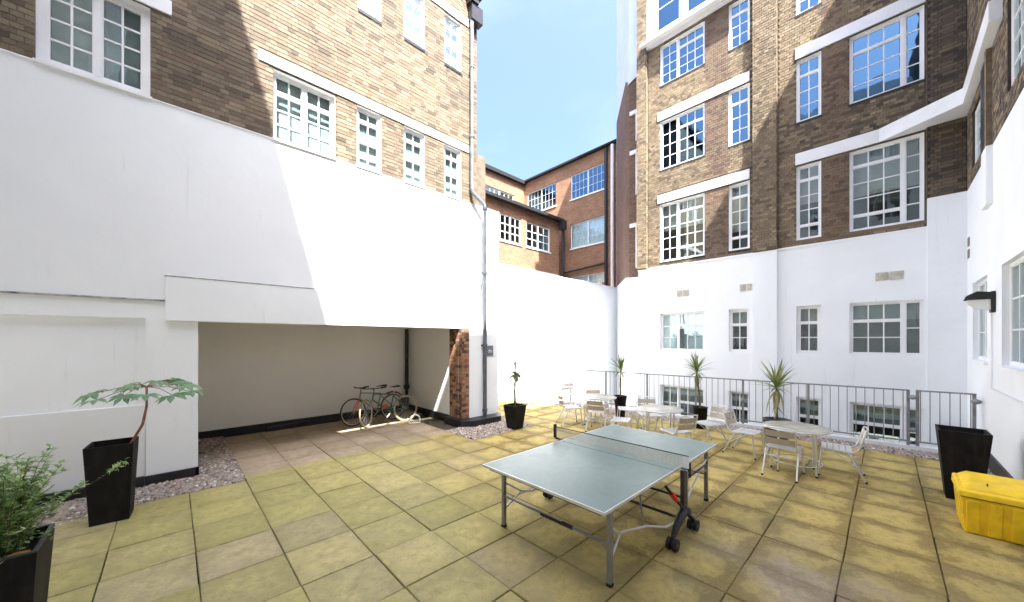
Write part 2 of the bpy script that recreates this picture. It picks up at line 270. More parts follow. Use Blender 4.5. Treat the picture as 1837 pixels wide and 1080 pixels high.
# ------------------------------------------------------------------ geometry helpers
OFF = {}
def off(o): return OFF.get(o.name, Vector((0, 0, 0))) if o else Vector((0, 0, 0))
def link(o, parent=None): C.objects.link(o); o.parent = parent; return o
class MB:
    def __init__(s): s.v = []; s.f = []; s.sm = []
    def add(s, vs, fs, smooth=False):
        n = len(s.v); s.v += [tuple(x) for x in vs]; s.f += [tuple(i + n for i in f) for f in fs]; s.sm += [smooth] * len(fs); return s
    def pts8(s, p): return s.add(p, [(0, 3, 2, 1), (4, 5, 6, 7), (0, 1, 5, 4), (1, 2, 6, 5), (2, 3, 7, 6), (3, 0, 4, 7)])
    def box(s, x0, x1, y0, y1, z0, z1):
        return s.pts8([(x0, y0, z0), (x1, y0, z0), (x1, y1, z0), (x0, y1, z0), (x0, y0, z1), (x1, y0, z1), (x1, y1, z1), (x0, y1, z1)])
    def fbox(s, fr, u0, u1, z0, z1, n0, n1):
        return s.pts8([fr(u0, z0, n0), fr(u1, z0, n0), fr(u1, z0, n1), fr(u0, z0, n1), fr(u0, z1, n0), fr(u1, z1, n0), fr(u1, z1, n1), fr(u0, z1, n1)])
    def quad(s, a, b, c, d): return s.add([a, b, c, d], [(0, 1, 2, 3)])
    def frustum(s, cx, cy, z0, z1, a, b):   # square, half sizes a (bottom) b (top)
        return s.pts8([(cx - a, cy - a, z0), (cx + a, cy - a, z0), (cx + a, cy + a, z0), (cx - a, cy + a, z0), (cx - b, cy - b, z1), (cx + b, cy - b, z1), (cx + b, cy + b, z1), (cx - b, cy + b, z1)])
    def prism(s, poly, z0, z1):
        n = len(poly); vs = [(x, y, z0) for x, y in poly] + [(x, y, z1) for x, y in poly]
        return s.add(vs, [tuple(range(n))[::-1], tuple(range(n, 2 * n))] + [(i, (i + 1) % n, (i + 1) % n + n, i + n) for i in range(n)])
    def tube(s, pts, r, n=8, closed=False):
        pts = [Vector(p) for p in pts]; k = len(pts); rs = r if isinstance(r, (list, tuple)) else [r] * k
        vs = []; prev = None
        for i, p in enumerate(pts):
            if closed: d = pts[(i + 1) % k] - pts[i - 1]
            else: d = (pts[min(i + 1, k - 1)] - pts[max(i - 1, 0)])
            d.normalize()
            if prev is None: a = d.orthogonal().normalized()
            else:
                a = prev - d * prev.dot(d)
                a = a.normalized() if a.length > 1e-6 else d.orthogonal().normalized()
            prev = a; b = d.cross(a)
            for j in range(n):
                t = 2 * math.pi * j / n; vs.append(p + (a * math.cos(t) + b * math.sin(t)) * rs[i])
        fs = []
        for i in range(k if closed else k - 1):
            i2 = (i + 1) % k
            for j in range(n): fs.append((i * n + j, i * n + (j + 1) % n, i2 * n + (j + 1) % n, i2 * n + j))
        s.add(vs, fs, True)
        if not closed: s.add(vs[:n], [tuple(range(n))[::-1]]); s.add(vs[-n:], [tuple(range(n))])
        return s
    def lathe(s, cx, cy, prof, n=24):
        vs = []; fs = []
        for r, z in prof:
            for j in range(n): t = 2 * math.pi * j / n; vs.append((cx + r * math.cos(t), cy + r * math.sin(t), z))
        for i in range(len(prof) - 1):
            for j in range(n): fs.append((i * n + j, i * n + (j + 1) % n, (i + 1) * n + (j + 1) % n, (i + 1) * n + j))
        s.add(vs, fs, True); return s
    def ring(s, c, r, tr, ax='y', n=32, m=8):
        c = Vector(c); pts = []
        for i in range(n):
            t = 2 * math.pi * i / n; a, b = r * math.cos(t), r * math.sin(t)
            pts.append(c + (Vector((a, 0, b)) if ax == 'y' else Vector((a, b, 0)) if ax == 'z' else Vector((0, a, b))))
        return s.tube(pts, tr, m, closed=True)
    def disc(s, c, r, h, ax='y', n=20):
        c = Vector(c); d = {'x': Vector((1, 0, 0)), 'y': Vector((0, 1, 0)), 'z': Vector((0, 0, 1))}[ax]
        return s.tube([c - d * h / 2, c + d * h / 2], r, n)
    def build(s, name, mat, parent=None, bevel=0.0):
        me = bpy.data.meshes.new(name); o = off(parent)
        me.from_pydata([(x - o.x, y - o.y, z - o.z) for x, y, z in s.v], [], s.f)
        me.polygons.foreach_set('use_smooth', s.sm); me.materials.append(mat if not isinstance(mat, str) else M[mat]); me.update()
        ob = link(bpy.data.objects.new(name, me), parent); OFF[ob.name] = o.copy()
        if bevel:
            bv = ob.modifiers.new('bevel', 'BEVEL'); bv.width = bevel; bv.segments = 2; bv.limit_method = 'ANGLE'
        return ob
def tag(o, label=None, cat=None, group=None, kind=None):
    if label: o['label'] = label
    if cat: o['category'] = cat
    if group: o['group'] = group
    if kind: o['kind'] = kind
    return o
def empty(name, loc, label=None, cat=None, group=None, kind=None):
    o = link(bpy.data.objects.new(name, None)); o.location = loc; o.empty_display_size = 0.2; OFF[o.name] = Vector(loc)
    return tag(o, label, cat, group, kind)
def copy_tree(o, parent=None):
    c = o.copy(); C.objects.link(c); c.parent = parent
    for ch in [x for x in KIDS(o)]: copy_tree(ch, c)
    return c
def KIDS(o): return list(o.children)
class Fr:
    def __init__(s, o, U, Nn): s.o = o; s.U = U; s.N = Nn
    def __call__(s, u, z, n): return (s.o[0] + s.U[0] * u + s.N[0] * n, s.o[1] + s.U[1] * u + s.N[1] * n, z)
def proj(p):
    t = p[0] * 0.6896 + p[1] * 0.7242; l = p[0] * 0.7242 - p[1] * 0.6896
    if t < 0.3: return None
    return 918.5 + l / t * 639, 610 + (2.14 - p[2]) / t * 639, t

def sheet(mb, fr, u0, u1, z0, z1, holes, n=0.0, reveal=0.0, mbr=None):
    hs = [h for h in holes if h[1] > u0 and h[0] < u1 and h[3] > z0 and h[2] < z1]
    us = sorted({u0, u1, *[min(max(h[0], u0), u1) for h in hs], *[min(max(h[1], u0), u1) for h in hs]})
    zs = sorted({z0, z1, *[min(max(h[2], z0), z1) for h in hs], *[min(max(h[3], z0), z1) for h in hs]})
    for a, b in zip(us, us[1:]):
        for c, d in zip(zs, zs[1:]):
            um, zm = (a + b) / 2, (c + d) / 2
            if any(h[0] < um < h[1] and h[2] < zm < h[3] for h in hs): continue
            mb.quad(fr(a, c, n), fr(b, c, n), fr(b, d, n), fr(a, d, n))
    if reveal:
        for h in hs:
            m = mb
            if isinstance(mbr, list): m = MB(); mbr.append(m)
            a, b, c, d = h[:4]; q = n - reveal
            m.quad(fr(a, c, n), fr(a, d, n), fr(a, d, q), fr(a, c, q)); m.quad(fr(b, c, n), fr(b, d, n), fr(b, d, q), fr(b, c, q))
            m.quad(fr(a, c, n), fr(b, c, n), fr(b, c, q), fr(a, c, q)); m.quad(fr(a, d, n), fr(b, d, n), fr(b, d, q), fr(a, d, q))
    return mb

def brick_list(fr, u0, u1, z0, z1, holes, bond=0):
    # bond 0: stretchers and headers alternate in each course; bond 1: courses of headers and courses of stretchers in turn
    out = []; k = 0; z = z0
    while z + 0.065 <= z1 + 1e-6:
        iv = [(u0, u1)]
        for h in holes:
            if h[2] < z + 0.055 and h[3] > z + 0.010:
                nv = []
                for a, b in iv:
                    if h[1] <= a or h[0] >= b: nv.append((a, b)); continue
                    if h[0] > a: nv.append((a, h[0]))
                    if h[1] < b: nv.append((h[1], b))
                iv = nv
        for a, b in iv:
            i = k % 2; u = math.floor(a / 0.3375) * 0.3375 + (0.16875 if k % 2 else 0) - 0.3375
            while u < b:
                w = (0.215 if i % 2 == 0 else 0.1025) if not bond else (0.1025 if k % 2 else (0.215 if random.random() < .6 else .1025))
                x0, x1 = max(u, a + 0.004), min(u + w, b - 0.004)
                if x1 - x0 > 0.03: out.append((x0, x1, z + random.uniform(-.002, .002), z + 0.065, random.uniform(0.005, 0.012)))
                u += w + 0.01; i += 1
        k += 1; z += 0.075
    return out
UB = None
def brickwork(fr, parent, regions, matfn, nparts=300, bond=0):
    """regions: list (u0,u1,z0,z1,holes); the 300 bricks that show largest become parts, the rest one stuff part per material"""
    global UB
    if UB is None:
        mb = MB().box(-.5, .5, -.5, .5, -.5, .5); UB = {}
        for k in ('brickL', 'brickF', 'brickR', 'brickD', 'brickP'):
            me = bpy.data.meshes.new('brick'); me.from_pydata(mb.v, [], mb.f); me.materials.append(M[k]); me.update(); UB[k] = me
    allb = []
    for (u0, u1, z0, z1, holes, n) in regions:
        for b in brick_list(fr, u0, u1, z0, z1, holes, bond): allb.append((*b, n))
    sc = []
    for i, b in enumerate(allb):
        q = proj(fr((b[0] + b[1]) / 2, (b[2] + b[3]) / 2, 0))
        if q and 5 < q[0] < 1832 and 5 < q[1] < 1075: sc.append(((b[1] - b[0]) / q[2], i))
    sc.sort(reverse=True); pick = {i for _, i in sc[:nparts]}
    acc = {}; ang = math.atan2(fr.U[1], fr.U[0]); o = off(parent)
    for i, b in enumerate(allb):
        mt = matfn((b[0] + b[1]) / 2, (b[2] + b[3]) / 2)
        if i in pick:
            ob = bpy.data.objects.new('brick', UB[mt]); link(ob, parent)
            nn = b[5] + b[4] / 2
            ob.location = Vector(fr((b[0] + b[1]) / 2, (b[2] + b[3]) / 2, nn)) - o
            ob.rotation_euler = (0, 0, ang); ob.scale = (b[1] - b[0], b[4], b[3] - b[2])
        else: acc.setdefault(mt, MB()).fbox(fr, b[0], b[1], b[2], b[3], b[5] + 0.0, b[5] + b[4])
    for mt, mb in acc.items(): tag(mb.build('brickwork', mt, parent), kind='stuff')

PANE = {}
def pane_mesh(mat):
    if mat not in PANE:
        mb = MB().box(-.5, .5, -.5, .5, -.5, .5); me = bpy.data.meshes.new('pane'); me.from_pydata(mb.v, [], mb.f); me.materials.append(M[mat]); me.update(); PANE[mat] = me
    return PANE[mat]
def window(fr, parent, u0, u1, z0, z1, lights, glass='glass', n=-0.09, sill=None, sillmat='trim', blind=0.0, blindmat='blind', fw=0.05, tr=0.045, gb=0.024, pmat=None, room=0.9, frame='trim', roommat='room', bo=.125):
    """lights: [(relative width, columns, [(relative height, rows)...bottom to top])]"""
    f = MB(); f.fbox(fr, u0, u1, z0, z0 + fw, n - .03, n + .03); f.fbox(fr, u0, u1, z1 - fw, z1, n - .03, n + .03)
    f.fbox(fr, u0, u0 + fw, z0 + fw, z1 - fw, n - .03, n + .03); f.fbox(fr, u1 - fw, u1, z0 + fw, z1 - fw, n - .03, n + .03)
    panes = []; mull = 0.07; tw = (u1 - u0 - 2 * fw) - mull * (len(lights) - 1); ws = sum(l[0] for l in lights); u = u0 + fw
    for li, (w, nc, rows) in enumerate(lights):
        ww = tw * w / ws
        if li: f.fbox(fr, u, u + mull, z0 + fw, z1 - fw, n - .035, n + .035); u += mull
        hs = sum(r[0] for r in rows); th = (z1 - z0 - 2 * fw) - tr * (len(rows) - 1); z = z0 + fw
        for ri, (h, nr) in enumerate(rows):
            hh = th * h / hs
            if ri: f.fbox(fr, u, u + ww, z, z + tr, n - .028, n + .028); z += tr
            sf = 0.018
            f.fbox(fr, u, u + sf, z, z + hh, n - .02, n + .02); f.fbox(fr, u + ww - sf, u + ww, z, z + hh, n - .02, n + .02)
            f.fbox(fr, u + sf, u + ww - sf, z, z + sf, n - .02, n + .02); f.fbox(fr, u + sf, u + ww - sf, z + hh - sf, z + hh, n - .02, n + .02)
            iu, iz = ww - 2 * sf, hh - 2 * sf
            for c in range(1, nc): x = u + sf + iu * c / nc; f.fbox(fr, x - gb / 2, x + gb / 2, z + sf, z + hh - sf, n - .012, n + .014)
            for r in range(1, nr):
                y = z + sf + iz * r / nr
                for c in range(nc):
                    xa = u + sf + iu * c / nc + (gb / 2 if c else 0); xb = u + sf + iu * (c + 1) / nc - (gb / 2 if c < nc - 1 else 0)
                    f.fbox(fr, xa, xb, y - gb / 2, y + gb / 2, n - .012, n + .013)
            for c in range(nc):
                for r in range(nr):
                    panes.append((u + sf + iu * c / nc + gb / 2, u + sf + iu * (c + 1) / nc - gb / 2, z + sf + iz * r / nr + gb / 2, z + sf + iz * (r + 1) / nr - gb / 2, ri, li))
            z += hh
        u += ww
    win = f.build('window', frame, parent); o = off(parent); ang = math.atan2(fr.U[1], fr.U[0])
    for (a, b, c, d, ri, li) in panes:
        g = glass
        if pmat: g = pmat(ri, li) or glass
        ob = bpy.data.objects.new('pane', pane_mesh(g)); link(ob, win)
        ob.location = Vector(fr((a + b) / 2, (c + d) / 2, n)) - o; ob.rotation_euler = (random.uniform(-.008, .008), 0, ang + random.uniform(-.012, .012)); ob.scale = (b - a + .008, .006, d - c + .008)
    if sill: MB().fbox(fr, u0 - sill[0], u1 + sill[0], z0 - sill[1], z0 - .002, n - .02, sill[2]).build('sill', sillmat, win)
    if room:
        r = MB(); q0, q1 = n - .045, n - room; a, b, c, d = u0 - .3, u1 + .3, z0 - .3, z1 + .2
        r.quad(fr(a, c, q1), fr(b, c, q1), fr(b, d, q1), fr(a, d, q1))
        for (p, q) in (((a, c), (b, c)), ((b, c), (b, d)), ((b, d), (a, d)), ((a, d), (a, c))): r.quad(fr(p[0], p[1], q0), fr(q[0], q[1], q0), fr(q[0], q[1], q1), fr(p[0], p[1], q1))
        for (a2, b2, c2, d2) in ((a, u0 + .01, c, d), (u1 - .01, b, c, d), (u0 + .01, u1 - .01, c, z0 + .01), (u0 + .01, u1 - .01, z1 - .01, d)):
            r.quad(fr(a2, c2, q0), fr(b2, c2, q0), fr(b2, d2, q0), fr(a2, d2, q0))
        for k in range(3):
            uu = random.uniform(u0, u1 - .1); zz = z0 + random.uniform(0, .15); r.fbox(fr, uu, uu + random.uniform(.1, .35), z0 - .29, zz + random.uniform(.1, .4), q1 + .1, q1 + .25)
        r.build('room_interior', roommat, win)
    if blind: MB().fbox(fr, u0 + .03, u1 - .03, z1 - (z1 - z0) * blind, z1 - .02, n - bo - .005, n - bo + .005).build('blind', blindmat, win)
    return win

# ================================================================== GROUND
FEN = lambda Y: 10.50 - (Y + 0.34) * (10.50 - 9.62) / 8.84        # x of the railing at a given y
g_ = MB(); g_.quad((-150, -150, -3.05), (200, -150, -3.05), (200, 200, -3.05), (-150, 200, -3.05)); tag(g_.build('ground', 'concrete'), kind='structure')
te = [(-3.2, -1.2), (FEN(-1.2) + .16, -1.2), (FEN(9.4) + .16, 9.4), (6.6, 9.4), (6.6, 11.0), (-3.2, 11.0)]
terr = MB().prism(te, -0.5, -0.045).build('terrace', 'bed'); tag(terr, kind='structure')
# paving slabs, one object each
paving = empty('paving', (0, 0, 0), kind='structure')
P = 0.645
def slab_mesh(w, h):
    a, b = w / 2, h / 2; e = 0.006
    vs = [(-a, -b, -.045), (a, -b, -.045), (a, b, -.045), (-a, b, -.045), (-a, -b, -e), (a, -b, -e), (a, b, -e), (-a, b, -e), (-a + e, -b + e, 0), (a - e, -b + e, 0), (a - e, b - e, 0), (-a + e, b - e, 0)]
    fs = [(0, 1, 5, 4), (1, 2, 6, 5), (2, 3, 7, 6), (3, 0, 4, 7), (4, 5, 9, 8), (5, 6, 10, 9), (6, 7, 11, 10), (7, 4, 8, 11), (8, 9, 10, 11)]
    me = bpy.data.meshes.new('slab'); me.from_pydata(vs, [], fs); me.materials.append(M['slab']); me.update(); return me
SM = slab_mesh(P - .008, P - .008); cells = []; rest = MB()
for i in range(-5, 17):
    for j in range(-3, 15):
        x, y = 0.168 + P * (i + .5), 0.29 + P * (j + .5)
        x0, x1, y0, y1 = x - P / 2, x + P / 2, y - P / 2, y + P / 2
        if y1 > 9.45 or y0 < -1.05: continue
        if x1 > FEN(y) - 0.10: continue
        if y > 6.74 and not (0.8 < x < 5.2 or (x > 6.45)): continue
        if 5.9 < y and 4.65 < x < 6.2 and y > 6.1: continue
        cells.append((x, y))
for j in range(0, 1):
    pass
cells += [(0.813 + P * (k + .5), 0.29 + P * 14.5 ) for k in range(7) if (0.29 + P * 15) < 10.2]
def vis(c):
    q = proj((c[0], c[1], 0)); return bool(q) and -150 < q[0] < 1990 and q[1] < 1250
cells.sort(key=lambda c: (not vis(c), c[0] * .69 + c[1] * .72))
for k, (x, y) in enumerate(cells):
    if k < 300 and vis((x, y)):
        ob = bpy.data.objects.new('slab', SM); link(ob, paving); ob.location = (x + random.uniform(-.003, .003), y + random.uniform(-.003, .003), random.uniform(-.005, .003))
        ob.rotation_euler = (random.uniform(-.003, .003), random.uniform(-.003, .003), random.uniform(-.006, .006))
    else: rest.box(x - P / 2 + .005, x + P / 2 - .005, y - P / 2 + .005, y + P / 2 - .005, -.045, -.001)
if rest.v: tag(rest.build('paving_slabs', 'slab', paving), kind='stuff')

# gravel
def gravel(name, polys, dens, size):
    t = (1 + 5 ** .5) / 2
    ico = np.array([(-1, t, 0), (1, t, 0), (-1, -t, 0), (1, -t, 0), (0, -1, t), (0, 1, t), (0, -1, -t), (0, 1, -t), (t, 0, -1), (t, 0, 1), (-t, 0, -1), (-t, 0, 1)]) / 1.9
    F = np.array([(0, 11, 5), (0, 5, 1), (0, 1, 7), (0, 7, 10), (0, 10, 11), (1, 5, 9), (5, 11, 4), (11, 10, 2), (10, 7, 6), (7, 1, 8), (3, 9, 4), (3, 4, 2), (3, 2, 6), (3, 6, 8), (3, 8, 9), (4, 9, 5), (2, 4, 11), (6, 2, 10), (8, 6, 7), (9, 8, 1)])
    pts = []
    for (x0, x1, y0, y1, fn) in polys:
        k = int((x1 - x0) * (y1 - y0) * dens); xy = RN.random((k, 2)) * [x1 - x0, y1 - y0] + [x0, y0]
        pts += [p for p in xy if fn is None or fn(*p)]
    n = len(pts); pts = np.array(pts); sc = (RN.random((n, 1, 1)) * .8 + .6) * size; an = RN.random((n, 3)) * 6.28
    V = ico[None] * (1 + RN.normal(0, .16, (n, 12, 1))); V = V * (RN.random((n, 1, 3)) * .5 + .7) * [1, 1, .7]
    cz, sz = np.cos(an[:, 0])[:, None], np.sin(an[:, 0])[:, None]; cx_, sx_ = np.cos(an[:, 1] * .15)[:, None], np.sin(an[:, 1] * .15)[:, None]
    X, Y, Z = V[..., 0] * cz - V[..., 1] * sz, V[..., 0] * sz + V[..., 1] * cz, V[..., 2]
    Y, Z = Y * cx_ - Z * sx_, Y * sx_ + Z * cx_
    V = np.stack([X, Y, Z], -1) * sc; V[..., 0] += pts[:, 0][:, None]; V[..., 1] += pts[:, 1][:, None]; V[..., 2] += (-.02 + RN.random(n) * .018)[:, None]
    me = bpy.data.meshes.new(name); FF = (F[None] + (np.arange(n) * 12)[:, None, None]).reshape(-1, 3)
    me.vertices.add(n * 12); me.vertices.foreach_set('co', V.reshape(-1)); me.loops.add(len(FF) * 3); me.loops.foreach_set('vertex_index', FF.reshape(-1))
    me.polygons.add(len(FF)); me.polygons.foreach_set('loop_start', np.arange(len(FF)) * 3); me.polygons.foreach_set('loop_total', np.full(len(FF), 3)); me.update(calc_edges=True)
    me.materials.append(M['gravel']); ob = link(bpy.data.objects.new(name, me)); return ob
tag(gravel('gravel', [(-2.2, .31, 6.76, 7.48, None), (.31, .80, 6.76, 10.15, None), (-1.6, -.3, 6.6, 6.76, lambda x, y: random.random() < .25)], 2400, .025),
    'grey and pink gravel bed along the foot of the white wall at left', 'gravel', kind='stuff')
tag(gravel('gravel', [(4.68, 6.6, 6.12, 7.2, lambda x, y: not (x < 5.3 and y < 6.12)), (6.4, 6.62, 7.2, 9.3, None)], 1500, .025),
    'loose gravel around the foot of the brick and white pier', 'gravel', kind='stuff')
tag(gravel('gravel', [(9.0, 10.9, -1.15, 9.3, lambda x, y: FEN(y) - .62 < x < FEN(y) - .06), (8.2, 9.9, -1.19, -1.0, None), (5.5, 8.2, -1.19, -1.0, None)], 1300, .025),
    'gravel strip at the foot of the railing and right wall', 'gravel', kind='stuff')

# ================================================================== LEFT BUILDING
LF = Fr((0, 7.5), (1, 0), (0, -1))
LB = empty('rendered_brick_building', (2, 7.6, 0), 'long building with white painted lower wall, yellow stock brick above and open bicycle bay', 'building')
LH = [(-1.27, -.24, 5.73, 7.04), (1.29, 2.32, 5.73, 6.96), (2.74, 3.25, 5.73, 6.98), (3.78, 4.30, 5.73, 6.98), (4.84, 5.34, 5.73, 6.98),
      (2.76, 3.26, 8.98, 10.22), (3.78, 4.30, 8.98, 10.22), (4.84, 5.34, 8.98, 10.22)]
mb = MB()
sheet(mb, LF, -6.0, 6.6, 0, 5.70, [(.29, 5.25, -.1, 2.43), (-6.1, -.285, -.1, 2.46)])
mb.fbox(LF, -6.0, 6.6, 5.70, 5.72, -.3, .012)
mb.quad(LF(6.6, -.05, 0), LF(6.6, 5.7, 0), LF(6.6, 5.7, -3.6), LF(6.6, -.05, -3.6))
mb.quad(LF(5.85, 5.71, 0), LF(6.6, 5.71, 0), LF(6.6, 5.71, -3.6), LF(5.85, 5.71, -3.6))
mb.build('painted_wall', 'white', LB)
mb = MB(); sheet(mb, LF, -6.0, -.285, 0, 2.46, [], -.07)
mb.quad(LF(-.285, 0, 0), LF(-.285, 2.46, 0), LF(-.285, 2.46, -.07), LF(-.285, 0, -.07)); mb.quad(LF(-6, 2.46, 0), LF(-.285, 2.46, 0), LF(-.285, 2.46, -.07), LF(-6, 2.46, -.07))
mb.build('recessed_panel', 'white', LB)
MB().fbox(LF, -6, -.288, 0, 1.19, -.069, -.035).build('wall_ledge', 'white_dirty', LB, .01)
MB().fbox(LF, -6, -.083, 2.72, 2.745, .001, .03).build('string_course', 'capdirt', LB, .006)
MB().fbox(LF, -.08, 5.25, 2.43, 3.10, -.25, .065).build('lintel_beam', 'white', LB, .008)
MB().fbox(LF, -.09, 1.93, 3.101, 3.113, .0, .069).build('beam_capping', 'capdirt', LB)
mb = MB()                                                # bay interior
mb.quad((.28, 10.2, -.05), (5.3, 10.2, -.05), (5.3, 10.2, 2.6), (.28, 10.2, 2.6)); mb.quad((.28, 7.5, -.05), (.28, 10.2, -.05), (.28, 10.2, 2.6), (.28, 7.5, 2.6))
mb.quad((5.3, 7.88, -.05), (5.3, 10.2, -.05), (5.3, 10.2, 2.6), (5.3, 7.88, 2.6)); mb.quad((.28, 7.6, 2.5), (5.3, 7.6, 2.5), (5.3, 10.2, 2.5), (.28, 10.2, 2.5))
mb.build('bay_lining', 'cream', LB)
mb = MB(); mb.fbox(LF, -6, -.30, -.03, .14, -.069, .02); mb.fbox(LF, -.298, .29, -.03, .14, .001, .03); mb.box(.26, .30, 7.47, 10.18, -.03, .14)
mb.box(.3, 5.28, 10.16, 10.199, -.03, .16); mb.box(5.26, 5.299, 7.92, 10.158, -.03, .16); mb.build('black_plinth', 'plinth', LB)
MB().box(1.6, 3.2, 10.0, 10.15, -.03, .09).build('floor_kerb', 'plinth', LB)
MB().box(5.49, 6.42, 7.34, 7.499, 0, 2.43).build('painted_pier', 'white2', LB, .006)
MB().prism([(5.12, 7.18), (5.35, 6.98), (6.25, 6.98), (6.50, 7.25), (6.50, 7.49), (5.12, 7.95)], -.03, .15).build('pier_base', 'plinth', LB, .01)
MB().box(5.262, 5.489, 7.362, 7.90, .0, 2.43).build('pier_core', 'mortarL', LB)
# brick pier faces, each brick a part
for fr, a, b in ((Fr((0, 7.362), (1, 0), (0, -1)), 5.252, 5.488), (Fr((5.262, 0), (0, 1), (-1, 0)), 7.352, 7.895)):
    brickwork(fr, LB, [(a, b, .16, 2.42, [], 0)], lambda u, z: 'brickP', 400)
# upper brick
mb = MB(); rv = []; sheet(mb, LF, -6.0, 5.85, 5.72, 13.5, LH, 0, .16, rv)
mb.quad(LF(5.85, 5.72, 0), LF(5.85, 13.5, 0), LF(5.85, 13.5, -3.6), LF(5.85, 5.72, -3.6)); mb.build('brick_wall', 'mortarL', LB); [q.build('window_reveal', 'trim', LB) for q in rv]
lint = [(1.07, 5.57, 7.0, 7.18), (-6, -.01, 7.06, 7.28), (2.62, 5.57, 10.26, 10.46)]
for a, b, c, d in lint: MB().fbox(LF, a, b, c, d, 0, .03).build('concrete_lintel', 'trim', LB, .004)
brickwork(LF, LB, [(-4.0, 5.84, 5.735, 12.6, LH + lint, 0)], lambda u, z: 'brickL')
window(LF, LB, -1.27, -.24, 5.73, 7.04, [(1, 2, [(1, 4)]), (1, 2, [(1, 4)])], sill=(.02, .04, .03), sillmat='white_dirty', fw=.085, n=-.10, blind=.97, blindmat='curtain')
window(LF, LB, 1.29, 2.32, 5.73, 6.96, [(1, 2, [(3, 3), (1, 1)]), (1, 2, [(3, 3), (1, 1)])], sill=(.02, .04, .03), sillmat='white_dirty', n=-.12, blind=.97, blindmat='curtain')
fz = lambda ri, li: 'opaq' if ri == 0 else None
for a, b in ((2.74, 3.25), (3.78, 4.30), (4.84, 5.34)):
    window(LF, LB, a, b, 5.73, 6.98, [(1, 2, [(1.0, 2), (.75, 1), (.4, 1)])], sill=(.01, .03, .02), sillmat='white_dirty', n=-.09, blind=.97, blindmat='palecurt', bo=.06)
for a, b in ((2.76, 3.26), (3.78, 4.30), (4.84, 5.34)):
    window(LF, LB, a, b, 8.98, 10.22, [(1, 2, [(1.0, 2), (.75, 1), (.4, 1)])], sill=(.0, .07, .02), sillmat='dark', n=-.09, blind=.97, blindmat='palecurt', bo=.06)
MB().box(-6, 6.0, 7.35, 11.1, 13.5, 13.7).build('roof', 'roofm', LB)
MB().box(5.86, 6.16, 7.52, 8.2, 5.72, 7.1).build('side_chimney', 'mortarL', LB)
# drain pipes
mb = MB(); mb.tube([(5.60, 7.38, 10.85), (5.60, 7.38, 6.05), (5.62, 7.37, 5.95), (5.92, 7.30, 5.72), (5.95, 7.28, 5.62)], .05, 12)
for z in (9.2, 7.4): mb.disc((5.60, 7.38, z), .062, .06, 'z', 12)
mb.build('upper_downpipe', 'pipelight', LB)
mb = MB(); mb.tube([(5.95, 7.28, 5.64), (5.95, 7.28, .16)], .052, 12)
for z in (5.6, 3.9, 2.0, .3): mb.disc((5.95, 7.28, z), .066, .07, 'z', 12)
for z in (3.9, 2.0): mb.box(5.86, 6.04, 7.30, 7.335, z - .02, z + .02)
mb.build('lower_downpipe', 'pipe', LB)
mb = MB(); mb.box(5.50, 5.74, 7.26, 7.5, 10.82, 11.0); mb.box(5.46, 5.84, 7.2, 7.5, 11.0, 11.12); mb.tube([(5.72, 7.4, 11.0), (5.74, 7.4, 11.7)], .06, 10); mb.tube([(5.52, 7.4, 11.1), (5.5, 7.38, 11.7)], .05, 10); mb.box(5.55, 5.9, 7.3, 7.5, 10.4, 10.8)
mb.build('rainwater_hopper', 'dark', LB)
mb = MB(); mb.tube([(5.15, 10.05, 2.48), (5.15, 10.05, .75)], .055, 10); mb.disc((5.15, 10.05, .72), .085, .12, 'z', 12); mb.tube([(5.15, 10.05, .7), (5.15, 10.05, .0)], .05, 10); mb.build('bay_soil_pipe', 'plinth', LB)

sg = empty('wall_sign', (6.14, 7.33, 1.85), 'small square grey sign with pale pictogram on the white pier beside the downpipe', 'sign')
MB().box(6.04, 6.27, 7.322, 7.338, 1.72, 1.99).build('sign_plate', 'signgrey', sg)
mb = MB(); mb.ring((6.115, 7.318, 1.83), .030, .006, 'y', 16, 4); mb.ring((6.195, 7.318, 1.83), .030, .006, 'y', 16, 4)
mb.tube([(6.115, 7.318, 1.83), (6.135, 7.318, 1.88), (6.18, 7.318, 1.88), (6.195, 7.318, 1.83)], .005, 4); mb.tube([(6.135, 7.318, 1.88), (6.155, 7.318, 1.83), (6.18, 7.318, 1.88)], .005, 4); mb.tube([(6.12, 7.318, 1.90), (6.145, 7.318, 1.90)], .005, 4)
mb.build('pictogram', 'trim', sg)

# ================================================================== BOUNDARY WALL
bw = empty('boundary_wall', (11, 9.5, 0), 'tall plain white wall closing the terrace behind the far tables', 'wall')
mb = MB(); mb.box(6.602, 16.3, 9.4, 9.68, -3.04, 4.74); mb.build('wall_face', 'white2', bw)
MB().box(6.602, 16.25, 9.38, 9.7, 4.742, 4.79).build('coping', 'white_dirty', bw)

# ================================================================== FAR BRICK BUILDING
FB = empty('far_brick_building', (13, 2.5, 0), 'tall brown brick building with white bands and many white paned windows beyond the railing', 'building')
FF_ = Fr((12.4, 0), (0, 1), (-1, 0))
A, B_, C_, D_ = (4.03, 5.47), (2.79, 3.34), (1.18, 1.70), (-.60, .64)
rows = {0: (-1.15, .58), 1: (1.77, 3.07), 2: (4.87, 6.88), 3: (8.09, 9.78), 4: (11.05, 12.42)}
FH = [(a, b, rows[r][0], rows[r][1]) for r in rows for a, b in (A, B_, C_, D_)]
bands = [(2.79, 5.56, 6.93, 7.22), (2.79, 5.56, 9.83, 10.12), (-.62, 1.72, 9.83, 10.13), (-.62, 1.72, 6.93, 7.24)]
mb = MB(); rv = []; sheet(mb, FF_, -1.2, 6.29, -3.05, 4.68, FH, 0, .14, rv); mb.build('painted_wall', 'white2', FB)
mb2 = MB(); sheet(mb2, FF_, -1.2, 6.29, 4.68, 12.60, FH, 0, .14, rv); sheet(mb2, FF_, -1.2, 2.7, 12.6, 15.5, [], 0); mb2.build('brick_wall', 'mortarF', FB); [q.build('window_reveal', 'trim', FB) for q in rv]
